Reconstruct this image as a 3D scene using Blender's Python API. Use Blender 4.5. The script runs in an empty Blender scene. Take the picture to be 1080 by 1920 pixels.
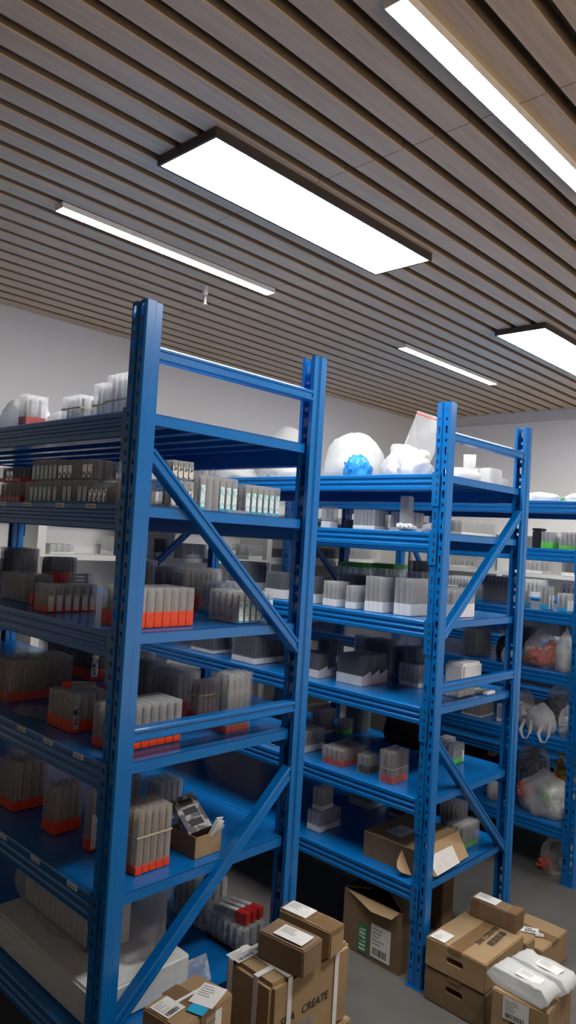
import bpy, bmesh, math, random
from mathutils import Vector, Matrix, noise
rnd = random.Random(7)
scene = bpy.context.scene
COL = scene.collection

# ------------------------------------------------------------------ materials
def mat(name):
    m = bpy.data.materials.new(name); m.use_nodes = True
    nt = m.node_tree; nt.nodes.clear()
    out = nt.nodes.new('ShaderNodeOutputMaterial')
    return m, nt, out

def noise_mix(nt, c1, c2, scale, detail=4, stretch=None, lo=.35, hi=.65, dist=0.0):
    tc = nt.nodes.new('ShaderNodeTexCoord'); mp = nt.nodes.new('ShaderNodeMapping')
    nt.links.new(tc.outputs['Object'], mp.inputs['Vector'])
    if stretch: mp.inputs['Scale'].default_value = stretch
    n = nt.nodes.new('ShaderNodeTexNoise'); n.inputs['Scale'].default_value = scale
    n.inputs['Detail'].default_value = detail; n.inputs['Distortion'].default_value = dist
    nt.links.new(mp.outputs['Vector'], n.inputs['Vector'])
    r = nt.nodes.new('ShaderNodeValToRGB')
    r.color_ramp.elements[0].position = lo; r.color_ramp.elements[1].position = hi
    r.color_ramp.elements[0].color = (*c1, 1); r.color_ramp.elements[1].color = (*c2, 1)
    nt.links.new(n.outputs['Fac'], r.inputs['Fac'])
    return r.outputs['Color'], n.outputs['Fac']

def solid(name, c, rough=.5, metal=0.0, c2=None, scale=20, coat=0.0, bump=0.0, stretch=None, spec=.5, lo=.35, hi=.65):
    m, nt, out = mat(name)
    b = nt.nodes.new('ShaderNodeBsdfPrincipled')
    b.inputs['Roughness'].default_value = rough; b.inputs['Metallic'].default_value = metal
    b.inputs['Coat Weight'].default_value = coat; b.inputs['Specular IOR Level'].default_value = spec
    col, fac = noise_mix(nt, c, c2 or tuple(x * .9 for x in c), scale, stretch=stretch, lo=lo, hi=hi)
    nt.links.new(col, b.inputs['Base Color'])
    if bump:
        bp = nt.nodes.new('ShaderNodeBump'); bp.inputs['Strength'].default_value = bump
        bp.inputs['Distance'].default_value = .002
        nt.links.new(fac, bp.inputs['Height']); nt.links.new(bp.outputs['Normal'], b.inputs['Normal'])
    nt.links.new(b.outputs['BSDF'], out.inputs['Surface'])
    return m

def filmy(name, c, opacity, rough=.2, spec=.5, c2=None, scale=40, bump=.0, ocurve=0.0, trans=.38):
    """clear or milky plastic: part see-through, part white scatter, glossy skin"""
    m, nt, out = mat(name)
    t = nt.nodes.new('ShaderNodeBsdfTransparent')
    b = nt.nodes.new('ShaderNodeBsdfPrincipled')
    b.inputs['Roughness'].default_value = rough; b.inputs['Specular IOR Level'].default_value = spec
    col, fac = noise_mix(nt, c, c2 or tuple(x * .92 for x in c), scale)
    nt.links.new(col, b.inputs['Base Color'])
    if bump:
        bp = nt.nodes.new('ShaderNodeBump'); bp.inputs['Strength'].default_value = bump
        bp.inputs['Distance'].default_value = .004
        nt.links.new(fac, bp.inputs['Height']); nt.links.new(bp.outputs['Normal'], b.inputs['Normal'])
    mx = nt.nodes.new('ShaderNodeMixShader')
    lw = nt.nodes.new('ShaderNodeLayerWeight'); lw.inputs['Blend'].default_value = .25
    ad = nt.nodes.new('ShaderNodeMath'); ad.operation = 'MULTIPLY_ADD'
    ad.inputs[1].default_value = ocurve; ad.inputs[2].default_value = opacity; ad.use_clamp = True
    nt.links.new(lw.outputs['Fresnel'], ad.inputs[0])
    nt.links.new(ad.outputs[0], mx.inputs['Fac'])
    tl = nt.nodes.new('ShaderNodeBsdfTranslucent'); m2 = nt.nodes.new('ShaderNodeMixShader'); m2.inputs['Fac'].default_value = trans
    nt.links.new(col, tl.inputs['Color']); nt.links.new(b.outputs[0], m2.inputs[1]); nt.links.new(tl.outputs[0], m2.inputs[2])
    nt.links.new(t.outputs[0], mx.inputs[1]); nt.links.new(m2.outputs[0], mx.inputs[2])
    nt.links.new(mx.outputs[0], out.inputs['Surface'])
    return m

def emit(name, c, s):
    m, nt, out = mat(name)
    e = nt.nodes.new('ShaderNodeEmission'); e.inputs['Color'].default_value = (*c, 1); e.inputs['Strength'].default_value = s
    nt.links.new(e.outputs[0], out.inputs['Surface']); return m

M = {}
M['blue'] = solid('blue_powder_coat', (.0005, .148, .48), .26, c2=(.0005, .137, .445), scale=9, coat=.1, spec=.5)
M['slat'] = solid('ceiling_wood_slat', (.69, .53, .365), .5, c2=(.58, .44, .30), scale=6, stretch=(14, .6, 14), bump=.1)
M['gap'] = solid('ceiling_gap_board', (.20, .15, .11), .8, c2=(.17, .13, .095), scale=6)
M['grooveshade'] = solid('ceiling_groove_shade', (.26, .19, .13), .7, c2=(.21, .15, .105), scale=6, stretch=(14, .6, 14))  # shade inside the slat gaps, put into a darker side colour
M['wall'] = solid('wall_paint', (.78, .78, .79), .75, c2=(.75, .75, .76), scale=2)
M['wallblock'] = solid('light_block_dark', (.12, .12, .125), .75, c2=(.10, .10, .105), scale=2)
M['floor'] = solid('concrete_floor', (.125, .12, .112), .55, c2=(.075, .073, .068), scale=3.5, bump=.15, lo=.3, hi=.75)
M['whitewood'] = solid('white_shelf_board', (.80, .79, .75), .45, c2=(.77, .76, .72), scale=4)
M['card'] = solid('brown_cardboard', (.37, .25, .13), .8, c2=(.31, .205, .105), scale=7, bump=.25)
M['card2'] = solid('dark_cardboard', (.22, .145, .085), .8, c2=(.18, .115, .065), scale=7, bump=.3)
M['cardin'] = solid('cardboard_inside', (.46, .31, .17), .85, c2=(.42, .28, .15), scale=9)
M['tape'] = filmy('brown_packing_tape', (.42, .27, .14), .55, .12)
M['paper'] = solid('label_paper', (.78, .77, .74), .6, c2=(.72, .71, .69), scale=60)
M['ink'] = solid('black_ink', (.03, .028, .03), .6)
M['greyink'] = solid('grey_print', (.30, .30, .31), .7)
M['green'] = solid('green_print', (.03, .22, .09), .6)
M['sticker'] = solid('shelf_sticker', (.75, .80, .80), .5)
M['foam'] = solid('white_foam', (.78, .80, .80), .85, c2=(.70, .72, .72), scale=50, bump=.2)
M['packfoam'] = filmy('white_padded_film', (.85, .86, .86), .92, .3, c2=(.80, .82, .82), scale=30, bump=.3)
M['orange'] = solid('orange_plastic', (.80, .065, .015), .35, c2=(.74, .055, .012), scale=30)
M['red'] = solid('red_plastic', (.66, .03, .018), .35)
M['wplast'] = solid('white_plastic', (.80, .80, .78), .4)
M['bplast'] = solid('cyan_plastic', (.03, .42, .72), .35)
M['gplast'] = solid('green_plastic', (.13, .62, .08), .4)
M['cover'] = filmy('clear_case_plastic', (.93, .95, .96), .26, .2, ocurve=.45)
M['coverfrost'] = filmy('frosted_case_plastic', (.92, .94, .95), .33, .22, ocurve=.4, trans=.40)
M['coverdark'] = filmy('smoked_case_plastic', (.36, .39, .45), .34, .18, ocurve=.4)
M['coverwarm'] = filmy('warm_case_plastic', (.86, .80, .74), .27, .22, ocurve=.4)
M['steel'] = solid('tool_steel', (.22, .20, .19), .35, metal=.4)
M['whitelabel'] = solid('case_label', (.82, .82, .82), .35, c2=(.60, .58, .60), scale=140, lo=.45, hi=.62)
M['teallabel'] = solid('teal_case_label', (.72, .84, .86), .3, c2=(.22, .55, .62), scale=120, lo=.45, hi=.6)
M['foil'] = solid('foil_case_label', (.85, .85, .85), .25, metal=.5, c2=(.12, .14, .16), scale=110, lo=.47, hi=.55)
M['film'] = filmy('shrink_film', (.80, .80, .80), .13, .06, ocurve=.45, bump=.9, scale=55, spec=.9)
M['bag'] = filmy('clear_bag_film', (.86, .86, .85), .20, .12, ocurve=.5, bump=1.0, scale=30, spec=.9)
M['milky'] = filmy('milky_bag_film', (.82, .83, .83), .50, .22, ocurve=.3, bump=.9, scale=26)
M['whitebag'] = filmy('white_bag_film', (.80, .81, .81), .88, .3, bump=1.0, scale=24, ocurve=.1)
M['zipfilm'] = filmy('zip_bag_film', (.85, .86, .88), .26, .15, ocurve=.4, bump=.4, scale=18)
M['blackplast'] = solid('black_plastic', (.012, .012, .014), .4)
M['maroon'] = solid('dark_brown_cloth', (.035, .016, .012), .7, c2=(.02, .01, .008), scale=12, bump=.4)
M['yellow'] = solid('yellow_bristle', (.75, .50, .05), .6, c2=(.45, .28, .03), scale=40)
M['redclump'] = solid('orange_red_plastic_bits', (.78, .12, .05), .5, c2=(.60, .08, .03), scale=40)
M['whiteclump'] = solid('white_packets', (.80, .80, .77), .6, c2=(.62, .62, .60), scale=22, lo=.4, hi=.6)
M['greyclump'] = solid('grey_bits', (.42, .40, .37), .5, c2=(.62, .60, .56), scale=40)
M['greenclump'] = solid('green_bits', (.16, .55, .16), .5)
M['bluebag'] = filmy('blue_bag_film', (.02, .38, .85), .8, .18, bump=.9, scale=45, c2=(.10, .55, .95))
M['band'] = solid('rubber_band', (.62, .50, .36), .6)
M['strap'] = solid('white_strap', (.80, .80, .79), .45)
M['darkframe'] = solid('lamp_frame', (.055, .042, .035), .5)
M['panelglow'] = emit('panel_glow', (1.0, .975, .93), 15.0)
M['stripglow'] = emit('strip_glow', (1.0, .975, .93), 15.0)
M['chrome'] = solid('sprinkler_metal', (.6, .6, .6), .3, metal=.8)
M['skin'] = solid('newsprint', (.46, .46, .45), .7, c2=(.10, .11, .13), scale=38, lo=.45, hi=.55)

# ------------------------------------------------------------------ mesh builder
class MB:
    def __init__(s): s.v = []; s.f = []; s.mi = []; s.mats = []; s.smooth = []
    def m(s, k):
        if k not in s.mats: s.mats.append(k)
        return s.mats.index(k)
    def add(s, vs, fs, k, T=None, smooth=False):
        o = len(s.v); i = s.m(k)
        for p in vs:
            p = Vector(p)
            s.v.append(T @ p if T else p)
        for f in fs: s.f.append([o + a for a in f]); s.mi.append(i); s.smooth.append(smooth)
    def box(s, x0, y0, z0, x1, y1, z1, k, c=0.0, T=None):
        if c <= 0:
            vs = [(x0,y0,z0),(x1,y0,z0),(x1,y1,z0),(x0,y1,z0),(x0,y0,z1),(x1,y0,z1),(x1,y1,z1),(x0,y1,z1)]
            s.add(vs, [(3,2,1,0),(4,5,6,7),(0,1,5,4),(1,2,6,5),(2,3,7,6),(3,0,4,7)], k, T); return
        bm = bmesh.new(); bmesh.ops.create_cube(bm, size=1)
        bmesh.ops.scale(bm, vec=(x1-x0, y1-y0, z1-z0), verts=bm.verts)
        bmesh.ops.translate(bm, vec=((x0+x1)/2, (y0+y1)/2, (z0+z1)/2), verts=bm.verts)
        bmesh.ops.bevel(bm, geom=bm.edges[:], offset=c, segments=2, affect='EDGES')
        s.bm(bm, k, T)
    def bm(s, bm, k, T=None, smooth=False):
        bm.verts.index_update()
        s.add([v.co.copy() for v in bm.verts], [[v.index for v in f.verts] for f in bm.faces], k, T, smooth)
        bm.free()
    def prism(s, prof, axis, a, b, k, T=None, smooth=False):
        """closed 2D profile swept straight along axis from a to b"""
        def P(u, w, t):
            return {'x': (t, u, w), 'y': (u, t, w), 'z': (u, w, t)}[axis]
        n = len(prof)
        vs = [P(u, w, a) for u, w in prof] + [P(u, w, b) for u, w in prof]
        fs = [(i, (i+1) % n, n+(i+1) % n, n+i) for i in range(n)] + [tuple(range(n))[::-1], tuple(range(n, 2*n))]
        s.add(vs, fs, k, T, smooth)
    def cyl(s, x, y, z0, z1, r, k, n=10, r2=None, T=None):
        r2 = r if r2 is None else r2
        vs = [(x+r*math.cos(2*math.pi*i/n), y+r*math.sin(2*math.pi*i/n), z0) for i in range(n)] + \
             [(x+r2*math.cos(2*math.pi*i/n), y+r2*math.sin(2*math.pi*i/n), z1) for i in range(n)]
        fs = [(i, (i+1) % n, n+(i+1) % n, n+i) for i in range(n)] + [tuple(range(n))[::-1], tuple(range(n, 2*n))]
        s.add(vs, fs, k, T)
    def tube(s, pts, r, k, n=8, T=None, flat=1.0):
        pts = [Vector(p) for p in pts]; vs = []; fs = []
        up = Vector((0, 0, 1))
        for i, p in enumerate(pts):
            d = (pts[min(i+1, len(pts)-1)] - pts[max(i-1, 0)]).normalized()
            a = d.cross(up)
            if a.length < 1e-3: a = d.cross(Vector((1, 0, 0)))
            a.normalize(); b = d.cross(a).normalized()
            for j in range(n):
                t = 2*math.pi*j/n
                vs.append(p + a*r*math.cos(t) + b*r*flat*math.sin(t))
        for i in range(len(pts)-1):
            for j in range(n):
                fs.append((i*n+j, i*n+(j+1) % n, (i+1)*n+(j+1) % n, (i+1)*n+j))
        fs.append(tuple(range(n))[::-1]); fs.append(tuple((len(pts)-1)*n+j for j in range(n)))
        s.add(vs, fs, k, T, True)
    def mesh(s, name):
        me = bpy.data.meshes.new(name)
        me.from_pydata([tuple(p) for p in s.v], [], s.f)
        for k in s.mats: me.materials.append(M[k])
        me.polygons.foreach_set('material_index', s.mi)
        me.polygons.foreach_set('use_smooth', s.smooth)
        bm = bmesh.new(); bm.from_mesh(me); bmesh.ops.recalc_face_normals(bm, faces=bm.faces); bm.to_mesh(me); bm.free()
        me.update(); return me
    def obj(s, name, parent=None, loc=(0,0,0), rot=(0,0,0)):
        return link(name, s.mesh(name), parent, loc, rot)

def link(name, me, parent=None, loc=(0,0,0), rot=(0,0,0)):
    o = bpy.data.objects.new(name, me); COL.objects.link(o)
    o.location = loc; o.rotation_euler = rot
    if parent: o.parent = parent
    return o
def tag(o, label, cat, group=None):
    o['label'] = label; o['category'] = cat
    if group: o['group'] = group
    return o
def thing(name, label, cat, loc=(0,0,0), rz=0.0, group=None, rot=None):
    o = bpy.data.objects.new(name, None); COL.objects.link(o)
    o.empty_display_size = .05
    o.location = loc; o.rotation_euler = rot or (0, 0, rz)
    return tag(o, label, cat, group)
def struct(o): o['kind'] = 'structure'; return o
def copy_tree(o, parent=None):
    c = o.copy(); COL.objects.link(c); c.parent = parent
    for ch in list(o.children): copy_tree(ch, c)
    return c
def text(s, size, k, parent, loc, rot, name='printed_text', sx=1.0, bold=0.0, shear=0.0):
    cu = bpy.data.curves.new(name, 'FONT'); cu.body = s; cu.size = size; cu.extrude = .0002; cu.offset = bold
    cu.shear = shear; cu.align_x = 'CENTER'; cu.align_y = 'CENTER'; cu.resolution_u = 2
    t = bpy.data.objects.new('tmp', cu); COL.objects.link(t)
    bpy.context.view_layer.update()
    me = bpy.data.meshes.new_from_object(t.evaluated_get(bpy.context.evaluated_depsgraph_get()))
    bpy.data.objects.remove(t)
    me.materials.clear(); me.materials.append(M[k])
    o = link(name, me, parent, loc, rot); o.scale = (sx, 1, 1); return o

# ------------------------------------------------------------------ camera
cam_d = bpy.data.cameras.new('camera'); cam = bpy.data.objects.new('camera', cam_d); COL.objects.link(cam)
f, pitch, roll, yaw = 1368.47, .0353, .06, .7611
fw = Vector((-math.sin(yaw)*math.cos(pitch), math.cos(yaw)*math.cos(pitch), math.sin(pitch)))
rt0 = Vector((math.cos(yaw), math.sin(yaw), 0)); up0 = rt0.cross(fw)
rt = rt0*math.cos(roll) + up0*math.sin(roll); up = up0*math.cos(roll) - rt0*math.sin(roll)
R3 = Matrix((rt, up, -fw)).transposed()
cam.matrix_world = Matrix.Translation((0, 0, 1.495)) @ R3.to_4x4()
cam_d.sensor_fit = 'VERTICAL'; cam_d.sensor_height = 36; cam_d.lens = f/1920*36; cam_d.clip_start = .02
scene.camera = cam

# ------------------------------------------------------------------ the room
ZC = 2.568; XW = -3.546; YW = 5.26; XE = 2.2; YS = -1.6
b = MB(); b.box(XW, YS, -.05, XE, YW, 0, 'floor'); struct(b.obj('floor'))
b = MB(); b.box(XW-.1, YS, 0, XW, YW+.1, ZC+.1, 'wall'); struct(b.obj('wall_left'))
b = MB(); b.box(XW, YW, 0, XE, YW+.1, ZC+.1, 'wall'); struct(b.obj('wall_right'))
b = MB(); b.box(XW, YS-.1, 0, XE, YS, ZC+.1, 'wallblock'); struct(b.obj('light_block_wall'))  # unseen dark wall added to keep light off the rack fronts
b = MB(); b.box(XW, YW-.012, 2.46, XE, YW, 2.478, 'wall'); b.box(XW, YW-.02, 2.478, XE, YW, 2.482, 'whitewood'); struct(b.obj('trim_1'))
b = MB()
b.box(XW, YS, ZC+.045, XE, YW, ZC+.07, 'gap')
x = -3.5028
while x < XE - .1:
    cuts = [YS, 2.176, YW] if x < -1.93 else [YS, 1.585, 3.66, YW]
    if -2.33 < x < -2.2 or -.93 < x < -.8: pass
    for a, c in zip(cuts, cuts[1:]):
        b.box(x-.0335, a+.0015, ZC, x+.0335, c-.0015, ZC+.004, 'slat')
        b.box(x-.0330, a+.0015, ZC+.004, x+.0330, c-.0015, ZC+.046, 'grooveshade')
    x += .1004
struct(b.obj('ceiling'))

# ------------------------------------------------------------------ lamps
def panel(x1, y0, w, l, label):
    z = 2.540
    t = thing('ceiling_panel_light', label, 'ceiling light', (x1-w/2, y0+l/2, z), group=None)
    b = MB(); e = .008
    b.box(-w/2-e, -l/2-e, 0, -w/2, l/2+e, .0275, 'darkframe'); b.box(w/2, -l/2-e, 0, w/2+e, l/2+e, .0275, 'darkframe')
    b.box(-w/2, -l/2-e, 0, w/2, -l/2, .0275, 'darkframe'); b.box(-w/2, l/2, 0, w/2, l/2+e, .0275, 'darkframe')
    b.box(-w/2, -l/2, .015, w/2, l/2, .0275, 'darkframe'); b.obj('frame', t)
    b = MB(); b.box(-w/2, -l/2, .001, w/2, l/2, .006, 'panelglow'); b.obj('diffuser', t)
def strip(xc, y0, y1, label):
    # slim surface fitting under the slats
    t = thing('strip_light', label, 'ceiling light', (xc, (y0+y1)/2, ZC-.016))
    l = y1-y0
    b = MB(); b.box(-.0255, -l/2-.004, -.004, -.0235, l/2+.004, .0158, 'wplast'); b.box(.0235, -l/2-.004, -.004, .0255, l/2+.004, .0158, 'wplast'); b.box(-.0235, -l/2-.004, .007, .0235, l/2+.004, .0158, 'wplast'); b.box(-.0235, -l/2-.004, -.004, .0235, -l/2-.001, .007, 'wplast'); b.box(-.0235, l/2+.001, -.004, .0235, l/2+.004, .007, 'wplast'); b.obj('housing', t)
    b = MB(); b.box(-.023, -l/2, -.0045, .023, l/2, .006, 'stripglow'); b.obj('diffuser', t)
panel(-1.489, 1.202, .242, 1.028, 'large white rectangular ceiling panel light nearest the first blue rack')
panel(-1.493, 3.225, .242, 1.028, 'white ceiling panel light cut off by the right edge above the far racks')
strip(-2.262, 1.178, 2.180, 'slim white strip light above the near blue rack, left of the large panel light')
strip(-2.275, 3.200, 4.210, 'slim white strip light further back, near the corner of the walls')
strip(-.850, 1.110, 2.110, 'slim white strip light running out of the top right corner')
panel(-.06, 1.202, .242, 1.028, 'added unseen ceiling panel light over the aisle where the photo is taken')  # panel out of view, added to brighten the rack end faces
panel(-.06, 3.225, .242, 1.028, 'added unseen ceiling panel light farther along the aisle where the photo is taken')  # second added panel out of view, for the farther rack ends
t = thing('ceiling_sprinkler', 'small white sprinkler head hanging from the slatted ceiling above the near rack', 'sprinkler', (-2.472, 1.99, 2.50))
b = MB(); b.cyl(0, 0, .03, .068, .012, 'wplast', 10); b.obj('escutcheon', t)
b = MB(); b.cyl(0, 0, -.01, .03, .006, 'chrome', 8); b.cyl(0, 0, -.014, -.01, .013, 'chrome', 10)
b.box(-.009, -.002, -.01, -.007, .002, .02, 'chrome'); b.box(.007, -.002, -.01, .009, .002, .02, 'chrome'); b.obj('head', t)

# ------------------------------------------------------------------ blue racks
PW, PD, PH, PITCH = .055, .047, 2.0, .075
def sheet_post():
    """one perforated upright: front face at y=0 looking to -Y, x from -PW to 0, open towards +Y"""
    b = MB()
    def plane_cell(xa, xb, ya, yb, za, zb, hole):
        cx, cz = (xa+xb)/2, (za+zb)/2
        yy = lambda x: ya + (yb-ya)*(x-xa)/(xb-xa)
        outer = [(xa,za),(cx,za),(xb,za),(xb,cz),(xb,zb),(cx,zb),(xa,zb),(xa,cz)]
        if hole == 'dot':
            w, h = .0042, .0055
            inner = [(cx-w,cz-h),(cx,cz-h),(cx+w,cz-h),(cx+w,cz),(cx+w,cz+h),(cx,cz+h),(cx-w,cz+h),(cx-w,cz)]
        else:
            w, v, h = .0052, .0030, .014
            inner = [(cx-v,cz-h),(cx,cz-h),(cx+v,cz-h),(cx+w,cz+.003),(cx+w*.8,cz+h*.9),(cx,cz+h),(cx-w*.8,cz+h*.9),(cx-w,cz+.003)]
        vs = [(p[0], yy(p[0]), p[1]) for p in outer] + [(p[0], yy(p[0]), p[1]) for p in inner]
        b.add(vs, [(i, (i+1) % 8, 8+(i+1) % 8, 8+i) for i in range(8)], 'blue')
    n = int(PH/PITCH); z0 = (PH - n*PITCH)
    cols = [(-PW+.003, -PW+.0215, 0, 0), (-.0215, -.003, 0, 0)]
    for xa, xb, ya, yb in cols:
        b.add([(xa,ya,0),(xb,yb,0),(xb,yb,z0),(xa,ya,z0)], [(0,1,2,3)], 'blue')
        for i in range(n):
            z = z0+i*PITCH
            plane_cell(xa, xb, ya, yb, z, z+.03, 'dot'); plane_cell(xa, xb, ya, yb, z+.03, z+PITCH, 'tear')
    def wallstrip(pts):
        for (xa, ya), (xb, yb) in zip(pts, pts[1:]):
            b.add([(xa,ya,0),(xb,yb,0),(xb,yb,PH),(xa,ya,PH)], [(0,1,2,3)], 'blue')
    wallstrip([(-.0215,0),(-.0225,.0045),(-PW+.0225,.0045),(-PW+.0215,0)])
    for s in (0, 1):
        q = (lambda x: x) if s == 0 else (lambda x: -PW - x)
        wallstrip([(q(-.003),0),(q(0),.003),(q(0),.024),(q(-.005),.029),(q(-.005),PD-.001),(q(-.016),PD)])
    me = b.mesh('post')
    o = bpy.data.objects.new('tmp', me); COL.objects.link(o)
    bm = bmesh.new(); bm.from_mesh(me); bmesh.ops.remove_doubles(bm, verts=bm.verts, dist=1e-5); bmesh.ops.recalc_face_normals(bm, faces=bm.faces); bm.to_mesh(me); bm.free()
    sm = o.modifiers.new('s', 'SOLIDIFY'); sm.thickness = .0018; sm.offset = 0
    bpy.context.view_layer.update()
    me2 = bpy.data.meshes.new_from_object(o.evaluated_get(bpy.context.evaluated_depsgraph_get()))
    bpy.data.objects.remove(o); me2.name = 'post'; return me2
POST = sheet_post()
b = MB(); b.box(-PW-.006, -.006, 0, .006, PD+.004, .003, 'blue'); FOOT = b.mesh('foot_plate')

def bar_mesh(p0, p1, w=.028, h=.030):
    """C section brace with two rolled grooves on its outer (+X) face"""
    p0, p1 = Vector(p0), Vector(p1); d = (p1-p0); L = d.length; d.normalize()
    a = Vector((1, 0, 0)); c = d.cross(a).normalized()
    if c.z < 0: c = -c
    prof = [(-w/2,-h/2),(w/2-.003,-h/2),(w/2,-h/2+.003),(w/2,-h*.22),(w/2-.003,-h*.16),(w/2-.003,h*.16),(w/2,h*.22),(w/2,h/2-.003),(w/2-.003,h/2),(-w/2,h/2)]
    b = MB(); n = len(prof)
    vs = [p0 + a*u + c*v for u, v in prof] + [p1 + a*u + c*v for u, v in prof]
    fs = [(i, (i+1) % n, n+(i+1) % n, n+i) for i in range(n)] + [tuple(range(n))[::-1], tuple(range(n, 2*n))]
    b.add(vs, fs, 'blue'); return b

BH = .060
BEAM = [(0,-.003),(.003,0),(.012,0),(.012,-.012),(.036,-.012),(.036,-BH),(.003,-BH),(0,-BH+.003),(0,-.046),(.004,-.042),(.004,-.036),(0,-.032),(0,-.027),(.004,-.023),(.004,-.017),(0,-.013)]
def beam_mesh(L):
    b = MB(); b.prism(BEAM, 'x', 0, L, 'blue'); return b.mesh('beam')
def plate_mesh():
    b = MB(); b.box(0, -.0035, -.115, .030, -.0005, .006, 'blue', .001)
    for dz in (-.012, -.04, -.068, -.096): b.box(.016, -.0042, dz-.006, .023, -.003, dz+.006, 'ink')
    b.box(-.002, -.0035, -.062, .001, .03, .002, 'blue'); return b.mesh('end_plate')
def deck_mesh(xl, xr, d):
    b = MB(); L = xr-xl
    b.box(.057, 0, -.003, L-.057, d, 0, 'blue'); b.box(L-.058, .036, -.0028, L-.022, d-.036, -.0002, 'blue'); b.box(.022, .036, -.0028, .058, d-.036, -.0002, 'blue')
    b.box(L-.0245, .036, -.026, L-.022, d-.036, -.0002, 'blue'); b.box(.022, .036, -.026, .0245, d-.036, -.0002, 'blue')
    b.box(L-.034, .036, -.026, L-.0245, d-.036, -.0235, 'blue')
    return b.mesh('deck')
PLATE = plate_mesh()
def rack(name, label, xl, xr, y0, y1, levels, mirror, fr):
    """fr: dict of brace heights for the right hand end frame"""
    t = thing(name, label, 'shelving rack', (xr, y0, 0))
    L = xr-xl; D = y1-y0
    for px in (0, -(L-PW)):
        for near in (True, False):
            if near: o = link('post', POST, t, (px, 0, 0)); q = link('foot_plate', FOOT, o)
            else: o = link('post', POST, t, (px-PW, D, 0), (0, 0, math.pi)); q = link('foot_plate', FOOT, o)
        xc = px - PW/2 + .009
        for z in fr['h']: bar_mesh((xc, .030, z), (xc, D-.030, z)).obj('horizontal_brace', t)
        for (ya, za, yb, zb) in fr['d']: bar_mesh((xc-.001, ya-y0, za), (xc-.001, yb-y0, zb)).obj('diagonal_brace', t)
    bl = L - 2*PW + .02; BM = beam_mesh(bl); DK = deck_mesh(xl, xr, D-.026)
    b = MB()
    for i in range(1, 6):
        yy = (D-.03)*i/6
        b.box(.03, yy-.015, -.022, L-.03, yy+.015, -.0035, 'blue')
    RIB = b.mesh('stiffener')
    beams = []
    for z in levels:
        row = []
        for back in (False, True):
            if not back: o = link('beam', BM, t, (-PW-bl+.01, -.0005, z))
            else: o = link('beam', BM, t, (-PW+.01, D+.0005, z), (0, 0, math.pi))
            link('end_plate', PLATE, o, (bl-.012, -.001, 0)); e = link('end_plate', PLATE, o, (.012, -.001, 0)); e.scale.x = -1
            row.append(o)
        dk = link('deck', DK, t, (-L, .013, z-.0005)); link('stiffener', RIB, dk, (0, 0, 0))
        beams.append(row)
    return t, beams
X1, X2, X3, X4 = -1.333, -1.337, -1.302, -1.30
LV1 = [1.757, 1.549, 1.265, .978, .691, .372]
LV2 = [1.75, 1.545, 1.235, .937, .625, .335]
LV3 = [1.747, 1.518, 1.225, .944, .645, .25]
R1, BM1 = rack('storage_rack', 'tall blue steel storage rack nearest the camera, with orange-based tool cases', -3.09, X1, .913, 1.523, LV1, False,
         dict(h=[1.889, 1.040], d=[(.955, 1.667, 1.485, 1.195), (1.485, .868, .955, .405)]))
R2, BM2 = rack('storage_rack', 'blue steel storage rack in the middle, white bags heaped on its top shelf', -3.27, X2, 2.188, 2.82, LV2, True,
         dict(h=[1.884, 1.004], d=[(2.235, 1.185, 2.78, 1.650), (2.235, .815, 2.78, .315)]))
R3_, BM3 = rack('storage_rack', 'blue steel storage rack cut by the right edge, holding knotted plastic bags', -3.235, X3, 3.364, 3.98, LV3, False,
         dict(h=[1.884, 1.004], d=[(3.41, 1.65, 3.94, 1.185), (3.94, .815, 3.41, .315)]))
R4, BM4 = rack('storage_rack', 'farthest blue steel rack, glimpsed through the others before the white shelves', -3.115, X4, 4.44, 4.90, [1.21, .944, .645, .25], False,
         dict(h=[1.884, 1.004], d=[(4.48, 1.65, 4.86, 1.185)]))
# price stickers along the beams of the near rack
def stickers(beam, xs, back=False):
    bx = beam.location.x + R1.location.x
    for x in xs:
        b = MB(); b.box(-.021, -.0012, -.0085, .021, -.0002, .0025, 'sticker')
        for k in range(5): b.box(-.016+k*.0066, -.0016, -.006, -.0125+k*.0066+.0015*(k % 2), -.0011, -.001, 'greyink')
        o = b.obj('shelf_sticker', beam)
        o.location = ((x-bx) if not back else -(x-bx), 0, -.0045)
stickers(BM1[1][0], [-1.952, -1.811, -1.644, -1.503])
stickers(BM1[3][0], [-1.757, -1.62, -1.481])
stickers(BM1[4][0], [-1.814, -1.641, -1.47])
def deck_tickets(xs, z, y):
    for x in xs:
        b = MB(); b.box(-.026, -.006, 0, .026, .006, .0006, 'sticker'); 
        bm_ = BM1[4][1] if z < .8 else BM1[3][1]
        o = b.obj('shelf_sticker', bm_)
        o.location = (-(x-(bm_.location.x+R1.location.x)), .02, -.0118)
deck_tickets([-1.775, -1.60, -1.43], .69, 1.49)

# ------------------------------------------------------------------ white shelving along the walls
def white_shelf(w, d, label):
    t = thing('white_shelving_unit', label, 'shelving unit', group='white shelving along the walls')
    b = MB(); b.box(-w/2, 0, 0, -w/2+.022, d, 1.66, 'whitewood', .001); b.obj('side_panel', t)
    b = MB(); b.box(w/2-.022, 0, 0, w/2, d, 1.66, 'whitewood', .001); b.obj('side_panel', t)
    for z in (.06, .38, .70, 1.02, 1.345, 1.638):
        b = MB(); b.box(-w/2+.022, 0, z-.026, w/2-.022, d, z, 'whitewood', .001); b.obj('shelf_board', t)
    return t
ws = white_shelf(.78, .255, '')
ys = [1.355, 2.135, 2.915, 3.695, 4.475]
names = ['behind the near rack at the left wall', 'behind the near and middle racks on the left wall', 'behind the middle rack on the left wall', 'behind the middle and third racks', 'in the corner of the two walls']
first = True
def put_ws(loc, rz, where):
    global first
    o = ws if first else copy_tree(ws)
    first = False
    o.location = loc; o.rotation_euler = (0, 0, rz); o['label'] = 'white open shelving unit ' + where
    return o
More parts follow.
